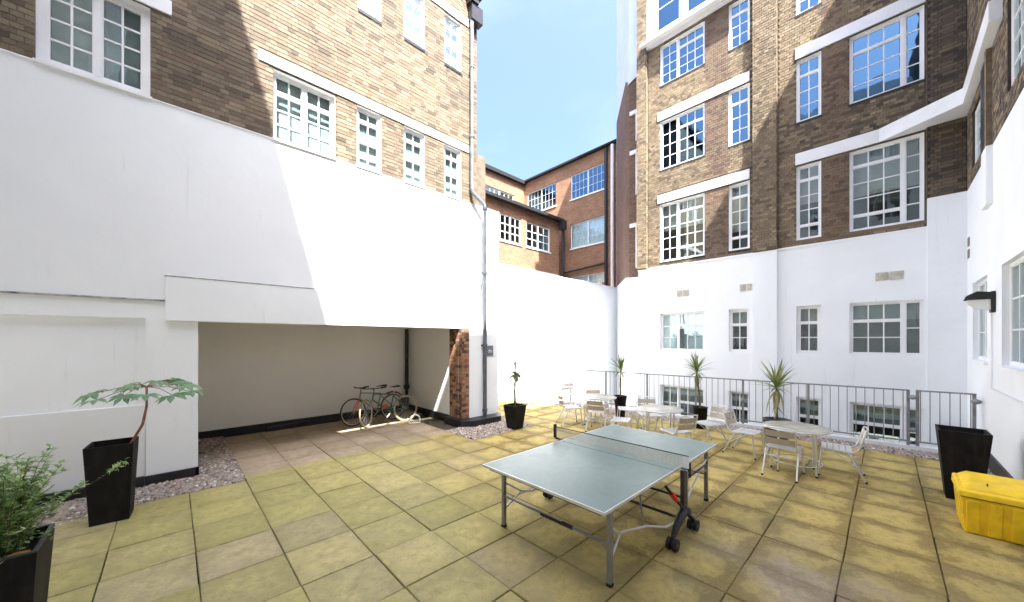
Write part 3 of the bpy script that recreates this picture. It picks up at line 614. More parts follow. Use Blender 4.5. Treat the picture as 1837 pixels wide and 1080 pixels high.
for a, b, c, d in bands: MB().fbox(FF_, a, b, c, d, 0, .035).build('white_band', 'trim', FB, .004)
MB().fbox(FF_, -1.2, 6.3, 4.665, 4.72, -.01, .018).build('paint_ledge', 'white2', FB)
def fmat(u, z):
    if u < -.64: return 'brickD'
    if 3.34 < u < 4.03 or .64 < u < 1.18: return 'brickR'
    if u < 1.9 and (7.24 < z < 8.09 or 5.0 < z < 6.0 and False): return 'brickD' if random.random() < .35 else 'brickF'
    if u < .7 and random.random() < .15: return 'brickD'
    return 'brickF'
brickwork(FF_, FB, [(-.6, 2.10, 4.73, 12.6, FH + bands, 0), (2.72, 5.90, 4.73, 12.6, FH + bands, 0)], fmat, 300, 1)
# pilasters
def pil(u0, u1, n, mat='brickF'):
    MB().fbox(FF_, u0 + .01, u1 - .01, 4.70, 15.2, .0, n - .008).build('pilaster', 'mortarF', FB)
    brickwork(FF_, FB, [(u0, u1, 4.73, 15.1, [], n - .008)], lambda u, z: mat, 0, 1)
    sd = Fr((12.4, u0 + .01), (-1, 0), (0, -1)); brickwork(sd, FB, [(.0, n, 4.73, 15.1, [], 0)], lambda u, z: mat, 0)
pil(2.12, 2.70, .13); pil(5.92, 6.29, .13)
MB().fbox(FF_, 2.12, 2.70, -3.05, 4.69, .0, .10).build('painted_pilaster', 'white2', FB)
# dark corner pier on the right
MB().fbox(FF_, -1.2, -.64, -3.05, 5.33, .0, .10).build('corner_pier_base', 'white2', FB)
MB().fbox(FF_, -1.2, -.64, 5.331, 15.3, .0, .09).build('corner_pier', 'mortarD', FB)
brickwork(FF_, FB, [(-1.19, -.645, 5.34, 12.5, [], .09)], lambda u, z: 'brickD', 0)
brickwork(Fr((12.4, -.64), (-1, 0), (0, 1)), FB, [(.0, .095, 5.34, 12.5, [], 0)], lambda u, z: 'brickR', 0)
# windows
wide2 = [(1.55, 3, [(.55, 1), (1.9, 3), (.5, 1)]), (1, 2, [(1, 5)])]
nar2 = [(1, 2, [(.4, 1), (1.5, 3), (.4, 1)])]
wide3 = [(1.55, 3, [(1.5, 3), (.45, 1)]), (1, 2, [(1, 4)])]
nar3 = [(1, 2, [(1.4, 3), (.42, 1)])]
d2 = [(.42, 1, [(1, 5)]), (1.5, 3, [(.5, 1), (1.9, 3), (.5, 1)])]
d3 = [(.42, 1, [(1, 4)]), (1.5, 3, [(1.5, 3), (.45, 1)])]
sl = dict(sill=(.02, .07, .015), sillmat='mortarD')
window(FF_, FB, *A, *rows[2], wide2, blind=.45, **sl); window(FF_, FB, *B_, *rows[2], nar2, blind=.7, **sl)
window(FF_, FB, *C_, *rows[2], nar2, blind=.5, sill=(.03, .08, .02), sillmat='brickD'); window(FF_, FB, *D_, *rows[2], d2, blind=.55, sill=(.03, .08, .02), sillmat='brickD')
window(FF_, FB, *A, *rows[3], wide3, 'glass_sky', **sl); window(FF_, FB, *B_, *rows[3], nar3, 'glass_sky', **sl)
window(FF_, FB, *C_, *rows[3], nar3, 'glass_sky', **sl); window(FF_, FB, *D_, *rows[3], d3, 'glass_sky', **sl)
window(FF_, FB, *A, *rows[4], wide3, 'glass_sky', **sl); window(FF_, FB, *B_, *rows[4], nar3, 'glass_sky', **sl)
window(FF_, FB, *C_, *rows[4], nar3, 'glass_sky', **sl); window(FF_, FB, *D_, *rows[4], d3, 'glass_sky', **sl)
g1 = [(1.45, 3, [(1.5, 1), (.65, 1)]), (1, 2, [(1, 3)])]
window(FF_, FB, *A, *rows[1], g1, blind=.98, blindmat='paper', fw=.06)
window(FF_, FB, *B_, *rows[1], [(1, 2, [(1.5, 2), (.75, 1)])], blind=.4, fw=.07)
window(FF_, FB, *C_, *rows[1], [(1, 2, [(1.5, 2), (.75, 1)])], blind=.36, fw=.07)
window(FF_, FB, *D_, *rows[1], [(.42, 1, [(1, 2)]), (1.5, 3, [(1.4, 2), (.7, 1)])], blind=.34, blindmat='blinddk', fw=.05)
window(FF_, FB, *A, *rows[0], [(1.45, 3, [(1.2, 2), (.5, 1)]), (1, 2, [(1, 3)])], blind=.4, blindmat='blinddk')
window(FF_, FB, *B_, *rows[0], [(1, 2, [(1.3, 2), (.5, 1)])], blind=.3, blindmat='blinddk'); window(FF_, FB, *C_, *rows[0], [(1, 2, [(1.3, 2), (.5, 1)])], blind=.3, blindmat='blinddk')
window(FF_, FB, *D_, *rows[0], [(.42, 1, [(1, 3)]), (1.5, 3, [(1.3, 2), (.5, 1)])], blind=.3, blindmat='blinddk')
# poster with a leaf shape on the ground floor window
mb = MB(); cu, cz = 4.33, 2.32
for k in range(7):
    a = k * 2 * math.pi / 7 + .3; mb.quad(FF_(cu, cz, -.082), FF_(cu + .06 * math.cos(a - .3), cz + .06 * math.sin(a - .3), -.082), FF_(cu + .15 * math.cos(a), cz + .15 * math.sin(a), -.082), FF_(cu + .06 * math.cos(a + .3), cz + .06 * math.sin(a + .3), -.082))
mb.build('leaf_sticker', 'paperdk', FB)
MB().fbox(FF_, 4.70, 4.84, 1.86, 2.52, -.07, -.062).build('casement_shade_strip', 'room', FB)  # dark strip painted in for the shaded gap of an open casement
for a, b, z in ((4.5, 4.92, 3.72), (2.68, 3.06, 3.72), (-.30, .20, 3.68)):
    for k in range(2):
        w = (b - a) / 2; u0 = a + k * w
        v = MB().fbox(FF_, u0 + .01, u0 + w - .02, z - .11, z + .09, 0, .02).build('air_vent', 'vent', FB)
        mb = MB()
        for q in range(5): mb.fbox(FF_, u0 + .03, u0 + w - .04, z - .09 + q * .035, z - .075 + q * .035, .02, .026)
        mb.build('vent_louvres', 'vent', v)
# penthouse and ledge
mb = MB(); mb.fbox(FF_, 2.72, 6.1, 12.62, 12.70, -.1, .30); mb.fbox(FF_, 2.72, 6.1, 12.52, 12.62, -.1, .12); mb.build('penthouse_ledge', 'trim', FB, .01)
PH = [(4.75, 5.62, 12.95, 14.6), (3.75, 4.62, 12.95, 14.6), (2.85, 3.62, 12.95, 14.6)]
mb = MB(); sheet(mb, FF_, 2.7, 6.29, 12.7, 15.2, PH, .05, .1); mb.build('penthouse_wall', 'trim', FB)
pf = Fr((12.35, 0), (0, 1), (-1, 0))
for h in PH: window(pf, FB, *h, [(1, 1, [(1, 2)])], 'glass_sky', n=-.06, fw=.06)
# set-back red brown flank with curved white base
pts = [(12.4, 6.29), (13.05, 6.30), (13.05, 7.0), (13.3, 7.28), (16.3, 9.42), (20, 9.42)]
def poly_wall(mb, pts, z0, z1s):
    for i in range(len(pts) - 1):
        (a, b), (c, d) = pts[i], pts[i + 1]; mb.quad((a, b, z0[i]), (c, d, z0[i + 1]), (c, d, z1s[i + 1]), (a, b, z1s[i]))
zb = [4.57, 4.57, 4.60, 4.66, 4.84, 4.84]; zt = [12.5, 12.5, 12.3, 12.6, 13.2, 13.2]
mb = MB(); poly_wall(mb, pts, [-3.05] * 6, zb); mb.build('flank_painted_wall', 'white2', FB)
mb = MB(); poly_wall(mb, pts, zb, zt); mb.build('flank_brick_wall', 'redbrown', FB)
mb = MB(); pp = [(12.36, 6.30), (13.0, 6.31), (13.0, 7.0), (16.35, 9.44), (22, 9.44)]; poly_wall(mb, pp, [12.5, 12.5, 12.2, 13.15, 13.15], [22] * 5); mb.build('flank_cladding', 'clad', FB)
fk = Fr((13.05, 0), (0, 1), (-1, 0))
for z0, z1 in ((4.95, 6.55), (7.8, 9.4), (9.9, 10.95)):
    MB().fbox(fk, 6.32, 6.72, z0, z1, 0, .02).build('flank_window', 'trim', FB); MB().fbox(fk, 6.36, 6.66, z0 + .05, z1 - .05, .02, .026).build('flank_pane', 'glass_sky', FB)
    MB().fbox(fk, 6.32, 6.95, z1, z1 + .14, 0, .06).build('flank_lintel', 'trim', FB)
mb = MB(); mb.tube([(16.2, 9.30, 4.9), (16.2, 9.30, 13.0)], .07, 8); mb.build('flank_downpipe', 'pipelight', FB)
mb = MB(); mb.quad((12.4, -1.2, 15.5), (12.4, 6.3, 15.5), (24, 6.3, 15.5), (24, -1.2, 15.5)); mb.quad((12.4, -1.2, 15.2), (12.4, 2.7, 15.2), (12.4, 2.7, 15.52), (12.4, -1.2, 15.52)); mb.build('roof', 'roofm', FB)
MB().fbox(FF_, -1.2, 6.3, 15.2, 15.5, -.1, .05).build('parapet', 'mortarF', FB)

# ================================================================== RIGHT BUILDING
RF = Fr((0, -1.2), (1, 0), (0, 1))
RB = empty('right_brick_building', (8, -1.4, 0), 'white painted and dark brick building close along the right edge with a bulkhead lamp', 'building')
RH = [(10.14, 11.63, 1.76, 3.27), (7.2, 9.03, 1.76, 3.27), (10.61, 11.63, 5.56, 6.7), (7.0, 8.64, 5.62, 7.05), (3.6, 5.2, 1.76, 3.27), (.4, 2.0, 1.76, 3.27)]
mb = MB(); rv = MB(); sheet(mb, RF, -1.3, 12.5, -3.05, 5.33, RH, 0, .16); mb.build('painted_wall', 'white2', RB)
mb = MB(); sheet(mb, RF, -1.3, 12.5, 5.33, 14.6, RH, 0, .16); mb.build('brick_wall', 'mortarD', RB)
brickwork(RF, RB, [(6.6, 12.29, 5.34, 11.0, RH + [(8.9, 13, 6.92, 7.25), (9.68, 10.42, 5.3, 7.2)], 0)], lambda u, z: 'brickF' if random.random() < .5 else 'brickD', 150, 1)
window(RF, RB, *RH[0], [(1, 2, [(1, 3)]), (1, 2, [(1, 3)])], n=-.1, sill=(.05, .05, .04))
window(RF, RB, *RH[1], [(1, 2, [(1, 3)]), (1, 2, [(1, 3)])], n=-.1, sill=(.08, .05, .05), blind=.0)
window(RF, RB, *RH[2], [(1, 2, [(1, 3)])], n=-.06, sill=None); window(RF, RB, *RH[3], [(1, 2, [(1, 4)]), (1, 2, [(1, 4)])], n=-.06, sill=None)
window(RF, RB, *RH[4], [(1, 2, [(1, 3)]), (1, 2, [(1, 3)])], n=-.1); window(RF, RB, *RH[5], [(1, 2, [(1, 3)]), (1, 2, [(1, 3)])], n=-.1)
mb = MB(); mb.fbox(RF, 9.68, 10.1, 4.37, 5.33, 0, .07); mb.build('wall_nib', 'white2', RB)
mb = MB(); mb.fbox(RF, 10.1, 10.42, 5.335, 6.92, 0, .04); mb.build('dark_chase', 'dark', RB)
mb = MB(); mb.fbox(RF, 9.68, 9.80, 5.335, 6.92, 0, .07); mb.build('brick_nib', 'brown', RB)
MB().fbox(RF, -1.3, 12.28, -.03, .26, 0, .025).build('black_plinth', 'plinth', RB)
MB().prism([(12.364, .12), (11.59, -1.07), (8.9, -1.06), (8.9, -1.199), (12.29, -1.199), (12.29, -.645), (12.364, -.645)], 6.925, 7.245).build('projecting_slab', 'trim', RB, .008)
mb = MB(); mb.quad(RF(-1.3, 14.6, 0), RF(12.5, 14.6, 0), RF(12.5, 14.6, -8), RF(-1.3, 14.6, -8)); mb.quad(RF(12.5, -3, 0), RF(12.5, 14.6, 0), RF(12.5, 14.6, -8), RF(12.5, -3, -8)); mb.build('roof', 'roofm', RB)
mb = MB(); mb.box(3.6, 8.0, -3.2, -1.205, 14.6, 15.3); mb.box(-3.3, 3.6, -6, -1.205, 14.601, 17.12); mb.build('shadow_casting_attic', 'redbrown', RB)  # unseen roof steps, heights set to place the shadow edges
mb = MB(); mb.tube([RF(9.62, 2.6, .02), RF(9.62, 1.35, .02), RF(7.0, 1.35, .02)], .012, 6); mb.build('cable_conduit', 'trim', RB)
for z in (3.95, 4.2): MB().fbox(RF, 12.0, 12.2, z - .09, z + .09, 0, .01).build('air_brick', 'brickR', RB)

lp = empty('bulkhead_lamp', (9.5, -1.2, 2.75), 'black hooded bulkhead lamp with white diffuser on the right white wall', 'lamp')
mb = MB(); mb.box(9.42, 9.58, -1.198, -1.15, 2.58, 2.92); mb.build('back_plate', 'blackplastic', lp, .01)
mb = MB(); pr = [(-1.15, 2.90), (-1.02, 2.92), (-.92, 2.86), (-.90, 2.80), (-1.15, 2.80)]
vs = [(9.43, y, z) for y, z in pr] + [(9.57, y, z) for y, z in pr]; n = 5
mb.add(vs, [tuple(range(n)), tuple(range(n, 2 * n))[::-1]] + [(i, (i + 1) % n, (i + 1) % n + n, i + n) for i in range(n)]); mb.build('hood', 'blackplastic', lp, .008)
pr = [(-1.15, 2.798), (-.94, 2.798), (-.95, 2.73), (-1.02, 2.66), (-1.15, 2.64)]
mb = MB(); mb.add([(9.445, y, z) for y, z in pr] + [(9.555, y, z) for y, z in pr], [tuple(range(n)), tuple(range(n, 2 * n))[::-1]] + [(i, (i + 1) % n, (i + 1) % n + n, i + n) for i in range(n)]); mb.build('diffuser', 'lampglass', lp, .015)

# ================================================================== BUILDING BEHIND THE CAMERA (closes the court, casts the shade)
BB = empty('rear_white_building', (-2, 2, 0), 'unseen building closing the court behind the camera, all white to bounce light in', 'building')
BF = Fr((-1.15, 0), (0, 1), (1, 0)); BH = [(-.6, .6, 5.0, 6.9), (1.4, 2.9, 5.0, 6.9), (-.6, .6, 8.2, 9.9), (1.4, 2.9, 8.2, 9.9), (-.6, .6, 11.3, 12.9), (1.4, 2.9, 11.3, 12.9)]
mb = MB(); sheet(mb, BF, -1.2, 3.0, 0, 4.7, []); mb.box(-6.2, -6.0, -1.2, 7.5, 0, 4.7); mb.quad((-1.15, 3, 0), (-6, 3, 0), (-6, 3, 4.7), (-1.15, 3, 4.7)); mb.build('painted_wall', 'white2', BB)
mb = MB(); sheet(mb, BF, -1.2, 4.3, 4.7, 15.3, BH, 0, .14); mb.quad((-1.15, 4.3, 4.7), (-6.2, 4.3, 4.7), (-6.2, 4.3, 15.3), (-1.15, 4.3, 15.3)); mb.quad((-1.15, 3, 4.7), (-6.2, 3, 4.7), (-6.2, 4.3, 4.7), (-1.15, 4.3, 4.7))
mb.box(-6.25, -6.05, 4.3, 11, 4.7, 15.3); mb.build('white_bounce_wall', 'white2', BB)  # upper storeys made white so this unseen facade bounces fill light
for h in BH: window(BF, BB, *h, [(1, 2, [(1, 3)]), (1, 2, [(1, 3)])], blind=.4)
mb = MB(); mb.quad((-1.15, -1.2, 15.3), (-1.15, 4.3, 15.3), (-6.2, 4.3, 15.3), (-6.2, -1.2, 15.3)); mb.build('roof', 'roofm', BB)

# ================================================================== ORANGE BRICK BUILDINGS BEYOND
OB = empty('orange_brick_wing', (22, 15, 0), 'tall orange brick block with wide banks of windows rising behind the white wall', 'building')
OF = Fr((19.5, 0), (0, 1), (-1, 0)); OH = [(12.0, 14.72, 11.6, 13.25), (12.0, 14.72, 8.3, 9.95), (16.0, 18.8, 11.6, 13.25), (12.0, 14.72, 5.2, 6.4)]
mb = MB(); sheet(mb, OF, 9.7, 19.1, -3.05, 14.1, OH, 0, .15); mb.quad((19.5, 9.7, -3), (24, 9.7, -3), (24, 9.7, 14.1), (19.5, 9.7, 14.1)); mb.quad((19.5, 9.7, 14.1), (24, 9.7, 14.1), (24, 23, 14.1), (19.5, 23, 14.1)); mb.build('brick_wall', 'orange', OB)
for k, h in enumerate(OH): window(OF, OB, *h, [(1, 4, [(1, 3)]), (1, 4, [(1, 3)])], 'glass_sky' if k in (0, 2) else 'glass', blind=(.3, .95, .2, .5)[k], blindmat='paper', sill=(.05, .08, .05), fw=.05, gb=.022, frame='clad')
MB().fbox(OF, 9.6, 19.2, 14.1, 14.22, -.2, .25).build('eaves', 'roofm', OB)
mb = MB(); mb.tube([(19.4, 11.95, -1), (19.4, 11.95, 14.0)], .10, 8); mb.tube([(19.35, 15.2, 9.8), (19.35, 15.2, 6.7), (19.35, 12.0, 6.9)], .07, 8); mb.build('downpipe', 'dark', OB)
mb = MB(); mb.tube([(19.3, 11.45, -1), (19.3, 11.45, 14.0)], .10, 8); mb.build('pale_downpipe', 'trim', OB)
OC = empty('orange_brick_rear_range', (17, 19.5, 0), 'receding orange brick range with dark eaves at the back left of the gap', 'building')
OG = Fr((0, 19.1), (1, 0), (0, -1)); OH3 = [(15.6, 18.4, 11.3, 12.9)]
mb = MB(); sheet(mb, OG, 12.5, 19.5, -3, 14.0, OH3, 0, .15); mb.quad((12.5, 19.1, 14.0), (19.5, 19.1, 14.0), (19.5, 25, 14.0), (12.5, 25, 14.0)); mb.build('brick_wall', 'orange', OC)
window(OG, OC, *OH3[0], [(1, 3, [(1, 3)]), (1, 3, [(1, 3)])], blind=.3, fw=.06, gb=.03)
MB().fbox(OG, 12.4, 19.45, 13.95, 14.2, -.2, .25).build('eaves', 'roofm', OC)
OD = empty('low_orange_brick_block', (15, 16, 0), 'lower pale orange brick block with two white windows above the white wall', 'building')
OI = Fr((0, 15), (1, 0), (0, -1)); OH1 = [(13.35, 15.05, 7.8, 9.35), (15.5, 17.7, 7.8, 9.35)]
mb = MB(); sheet(mb, OI, 10.5, 18.6, -3, 10.1, OH1, 0, .15); mb.quad((18.6, 15, -3), (18.6, 19, -3), (18.6, 19, 10.1), (18.6, 15, 10.1)); mb.quad((10.5, 15, -3), (10.5, 19, -3), (10.5, 19, 10.1), (10.5, 15, 10.1)); mb.build('brick_wall', 'orange', OD)
for h in OH1: window(OI, OD, *h, [(1, 2, [(1, 3)]), (1, 2, [(1, 3)])], fw=.07, gb=.04, sill=(.05, .08, .05))
MB().fbox(OI, 10.4, 18.7, 9.95, 10.12, -4.0, .35).build('roof', 'roofm', OD)
mb = MB(); mb.box(18.45, 18.8, 14.5, 14.9, 9.4, 10.0); mb.tube([(18.65, 14.75, 9.5), (18.65, 14.75, 5)], .08, 8); mb.build('hopper_and_pipe', 'dark', OD)
MB().fbox(OI, 11, 18.6, 6.2, 6.45, 0, .06).build('string_course', 'cream', OD)
# ================================================================== RAILING
def rail_run(root, p0, p1, n, post_at, posts='post'):
    p0, p1 = Vector(p0), Vector(p1); d = (p1 - p0); Ln = d.length; d.normalize(); nn = Vector((-d.y, d.x, 0)); o = off(root)
    ang = math.atan2(d.y, d.x)
    me = bpy.data.meshes.new('bar'); m = MB().tube([(0, 0, .17), (0, 0, 1.14)], .0075, 6); me.from_pydata(m.v, [], m.f); me.materials.append(M['fence']); me.update()
    for k in range(n):
        q = p0 + d * Ln * (k + .5) / n; ob = bpy.data.objects.new('bar', me); link(ob, root); ob.location = q - o
    def bar(a, b, z0, z1, w, name, mat='fence'):
        A_, B2 = p0 + d * a, p0 + d * b
        MB().pts8([(*(A_ - nn * w)[:2], z0), (*(B2 - nn * w)[:2], z0), (*(B2 + nn * w)[:2], z0), (*(A_ + nn * w)[:2], z0), (*(A_ - nn * w)[:2], z1), (*(B2 - nn * w)[:2], z1), (*(B2 + nn * w)[:2], z1), (*(A_ + nn * w)[:2], z1)]).build(name, mat, root)
    bar(0, Ln, 1.14, 1.165, .022, 'top_rail'); bar(0, Ln, .145, .17, .02, 'bottom_rail')
    for s in post_at: bar(s * Ln - .022, s * Ln + .022, .0, 1.16, .014, 'post')
rl = empty('railing', (10.1, 4, 0), 'long grey metal railing with thin upright bars along the terrace edge', 'railing')
pa, pb = (FEN(-.30), -.30, 0), (FEN(8.55), 8.55, 0)
rail_run(rl, pa, pb, 66, [0, .17, .31, .43, .575, .72, .865, 1])
gt = empty('gate', (10.6, -.75, 0), 'short railing gate with round hinges between the long railing and right wall', 'gate')
rail_run(gt, (FEN(-1.13), -1.13, 0), (FEN(-.40), -.40, 0), 6, [.03, .97])
for z in (1.02, .38):
    for (x, y) in ((FEN(-.36), -.36), (FEN(-1.13), -1.13)): MB().lathe(x - .02, y, [(0, z - .05), (.05, z - .03), (.065, z), (.05, z + .03), (0, z + .05)], 12).build('hinge', 'fence', gt)
MB().prism([(FEN(-1.15) - .05, -1.15), (FEN(-1.15) + .13, -1.15), (FEN(9.35) + .13, 9.35), (FEN(9.35) - .05, 9.35)], -.04, .07).build('terrace_kerb', 'trim'); tag(bpy.data.objects['terrace_kerb'], kind='structure')

# ================================================================== TENNIS TABLE
tt = empty('table_tennis_table', (3.85, 2.3, 0), 'pale blue green outdoor table tennis table on grey folding legs with black casters', 'table')
X0, X1, Y0, Y1 = 2.49, 5.21, 1.545, 3.09
for a, b in ((X0, 3.845), (3.855, X1)):
    pl = MB().box(a + .012, b - .012, Y0 + .012, Y1 - .012, .742, .76).build('table_top', 'board', tt)
    e = MB(); e.box(a, b, Y0, Y0 + .0119, .735, .7605); e.box(a, b, Y1 - .0119, Y1, .735, .7605); xo = a if a < 3 else b - .0119; e.box(xo, xo + .0119, Y0 + .012, Y1 - .012, .735, .7605)
    xi = b - .0119 if a < 3 else a; MB().box(xi, xi + .0119, Y0 + .012, Y1 - .012, .735, .7598).build('inner_edge', 'board', pl)
    e.build('edge_strip', 'alu', pl)
    u = MB(); u.box(a + .05, b - .05, Y0 + .06, Y0 + .085, .70, .741); u.box(a + .05, b - .05, Y1 - .085, Y1 - .06, .70, .741); u.box(a + .05, a + .075, Y0 + .086, Y1 - .086, .70, .741); u.build('under_frame', 'steeldark', pl)
for x, y in ((2.75, 1.655), (2.75, 3.02), (5.15, 1.655), (5.08, 3.02)):
    lg = MB().box(x - .02, x + .02, y - .02, y + .02, .02, .70).build('leg', 'steel', tt); MB().box(x - .023, x + .023, y - .023, y + .023, 0, .03).build('foot_cap', 'rubber', lg)
for x in (2.75, 5.12): MB().tube([(x, 1.67, .36), (x, 3.01, .36)], .014, 8).build('cross_rail', 'steel', tt)
MB().tube([(2.75, 2.05, .355), (2.75, 2.45, .352)], .02, 8).build('rail_sleeve', 'rubber', tt)
for y, s in ((1.50, 1), (3.16, -1)):
    MB().box(3.93, 3.975, y - .02, y + .02, .20, .75).build('upright', 'steeldark', tt, .004)
    MB().box(4.03, 4.06, y - .015, y + .015, .30, .72).build('slide_bar', 'steel', tt)
    mb = MB(); mb.tube([(3.70, y, .13), (3.78, y, .20), (3.90, y, .27), (3.98, y, .31), (4.08, y, .27), (4.20, y, .17), (4.25, y, .13)], [.022, .035, .045, .05, .045, .03, .022], 10); mb.build('caster_beam', 'blackplastic', tt)
    MB().tube([(4.04, y - .047 * s, .27), (4.17, y - .04 * s, .18)], .022, 8).build('beam_inlay', 'steel', tt)
    for x in (3.69, 4.25):
        for dy in (-.032, .032):
            w = MB().disc((x, y + dy, .06), .06, .035, 'y', 20).build('caster_wheel', 'rubber', tt); MB().disc((x, y + dy, .06), .022, .04, 'y', 12).build('hub', 'steeldark', w)
        MB().tube([(x, y, .06), (x, y, .15)], .012, 8).build('caster_stem', 'steeldark', tt)
MB().tube([(3.96, 1.50, .22), (3.96, 3.16, .22)], .016, 8).build('axle_tube', 'steeldark', tt)
MB().tube([(3.96, 1.50, .45), (3.96, 3.16, .45)], .014, 8).build('tie_rail', 'steeldark', tt)
mb = MB(); mb.tube([(3.60, 1.53, .66), (3.93, 1.50, .36)], .017, 8); mb.build('lock_strut', 'blackplastic', tt)
MB().tube([(3.70, 1.52, .565), (3.80, 1.51, .475)], .026, 8).build('release_handle', 'red', tt)
mb = MB(); mb.tube([(4.0, 1.53, .60), (4.2, 1.56, .63), (5.15, 1.65, .40)], .013, 8); mb.build('brace', 'steel', tt)
MB().tube([(4.30, 1.56, .74), (4.30, 1.56, .56)], .02, 8).build('bracket', 'steeldark', tt); MB().tube([(4.02, 1.53, .60), (4.30, 1.56, .57), (5.13, 1.64, .50)], .013, 8).build('brace', 'steeldark', tt)
mb = MB(); mb.tube([(4.08, 1.52, .35), (4.55, 1.6, .42), (5.13, 1.65, .55)], .012, 8); mb.build('brace', 'alu', tt)
for y in (1.66, 3.01):
    sy = 1 if y < 2 else -1
    mb = MB(); mb.tube([(2.77, y, .50), (2.98, y + .03 * sy, .36), (3.12, y + .05 * sy, .32), (3.45, y + .0, .27), (3.66, y - .1 * sy, .22), (3.9, y - .14 * sy, .22)], .012, 8); mb.tube([(2.77, y, .22), (2.90, y + .02 * sy, .30), (2.98, y + .03 * sy, .355)], .011, 8); mb.build('brace', 'alu', tt)
mb = MB(); mb.tube([(3.45, 1.70, .27), (3.46, 1.74, .60), (3.47, 1.74, .70)], .009, 6); mb.tube([(3.3, 2.9, .27), (3.3, 2.9, .70)], .009, 6); mb.build('brace', 'steel', tt)
# net
nt_ = empty('table_net', (3.98, 2.35, .76), 'beige net stretched low across the middle of the tennis table', 'net')
mb = MB(); NX = 3.985
for k in range(124): y = 1.47 + k * .0145; mb.box(NX - .0012, NX + .0012, y - .0016, y + .0016, .764, .893)
for k in range(9): z = .768 + k * .0148; mb.box(NX - .0013, NX + .0013, 1.46, 3.27, z - .0015, z + .0015)
tag(mb.build('net_mesh', 'net', nt_), kind='stuff'); MB().box(NX - .004, NX + .004, 1.45, 3.29, .893, .902).build('net_tape', 'steeldark', nt_)
MB().box(NX - .02, NX + .02, 3.27, 3.30, .74, .93).build('net_post', 'rubber', nt_, .004); MB().box(NX - .02, NX + .02, 3.10, 3.27, .725, .745).build('net_clamp', 'rubber', nt_)
MB().box(NX - .004, NX + .004, 1.45, 1.51, .766, .892).build('net_end_band', 'trim', nt_)

# ================================================================== CHAIRS AND ROUND TABLES
def make_chair():
    r = empty('chair', (0, 0, 0)); w = .205
    for s in (-1, 1):
        for p in ([(s * w, .19, .43), (s * (w + .012), .24, 0)], [(s * w, -.09, .43), (s * (w + .012), -.30, 0)]):
            l = MB().tube(p, .0125, 8).build('leg', 'alu', r); MB().disc((p[1][0], p[1][1], .012), .017, .024, 'z', 8).build('foot_cap', 'rubber', l)
    mb = MB()
    for s in (-1, 1): mb.tube([(s * w, .20, .435), (s * w, -.16, .425), (s * w, -.215, .46), (s * w, -.25, .56), (s * w * .98, -.30, .77)], .0125, 8); mb.tube([(s * w, .10, .43), (s * (w + .008), -.20, .21)], .008, 6)
    mb.tube([(-w * .98, -.30, .77), (-.1, -.325, .785), (.1, -.325, .785), (w * .98, -.30, .77)], .0125, 8); mb.tube([(-w, -.15, .30), (w, -.15, .30)], .009, 6); mb.build('frame', 'alu', r)
    for k in range(5):
        y = .175 - k * .073; sl_ = MB(); 
        for i in range(4):
            a, b = -w + i * w / 2, -w + (i + 1) * w / 2; za = .445 - .012 * (1 - (a / w) ** 2); zb_ = .445 - .012 * (1 - (b / w) ** 2)
            sl_.pts8([(a, y - .03, za - .008), (b, y - .03, zb_ - .008), (b, y + .03, zb_ - .008), (a, y + .03, za - .008), (a, y - .03, za), (b, y - .03, zb_), (b, y + .03, zb_), (a, y + .03, za)])
        sl_.build('seat_slat', 'alu', r)
    for z in (.565, .685):
        b_ = MB(); n = 6
        for i in range(n):
            a, b = -w + 2 * w * i / n, -w + 2 * w * (i + 1) / n
            def yy(x, zz): return -.25 - (zz - .56) * .24 - .028 * (1 - (x / w) ** 2)
            z0, z1 = z - .048, z + .048
            b_.pts8([(a, yy(a, z0), z0), (b, yy(b, z0), z0), (b, yy(b, z0) + .008, z0), (a, yy(a, z0) + .008, z0), (a, yy(a, z1), z1), (b, yy(b, z1), z1), (b, yy(b, z1) + .008, z1), (a, yy(a, z1) + .008, z1)])
        b_.build('back_slat', 'slat', r)
    return r
CH = make_chair(); used = [False]
def chair(x, y, deg, label, group='aluminium chairs around the round tables'):
    o = CH if not used[0] else copy_tree(CH); used[0] = True
    o.location = (x, y, 0); o.rotation_euler = (0, 0, R_(deg)); tag(o, label, 'chair', group)
def make_rtable():
    r = empty('round_table', (0, 0, 0)); rad = .44
    MB().lathe(0, 0, [(0, .72), (rad - .02, .72), (rad, .713), (rad, .70), (rad - .015, .695), (0, .695)], 40).build('table_top', 'tabletop', r)
    MB().lathe(0, 0, [(rad + .001, .718), (rad + .010, .714), (rad + .010, .694), (rad + .001, .690)], 40).build('rim', 'alu', r)
    for k in range(4):
        a = R_(45 + 90 * k); c, s = math.cos(a), math.sin(a)
        l = MB().tube([(c * .33, s * .33, .695), (c * .33, s * .33, .15), (c * .34, s * .34, 0)], .0145, 8).build('leg', 'alu', r); MB().disc((c * .34, s * .34, .012), .018, .024, 'z', 8).build('foot_cap', 'rubber', l)
    MB().ring((0, 0, .16), .33, .008, 'z', 32, 6).build('stretcher_ring', 'alu', r); return r
RT = make_rtable(); usedt = [False]
def rtable(x, y, label, deg=0):
    o = RT if not usedt[0] else copy_tree(RT); usedt[0] = True
    o.location = (x, y, 0); o.rotation_euler = (0, 0, R_(deg)); tag(o, label, 'table', 'round terrace tables')
rtable(7.42, 1.02, 'round pale topped table in front of the palm beside the railing, nearest the camera', 10)
chair(7.07, 1.13, -92, 'aluminium chair with its beige slatted back to the camera, tucked under nearest round table')
chair(7.66, .52, 5, 'rightmost aluminium chair, side on, right of the nearest round table')
chair(7.78, 1.82, 172, 'aluminium chair on the left of the nearest round table, facing right')
rtable(7.35, 3.25, 'round table just beyond the far right end of the tennis table', 30)
chair(7.95, 2.52, 62, 'chair turned sideways behind the far right corner of the tennis table')
chair(6.85, 2.72, -25, 'chair with seat just above the far edge of the tennis table')
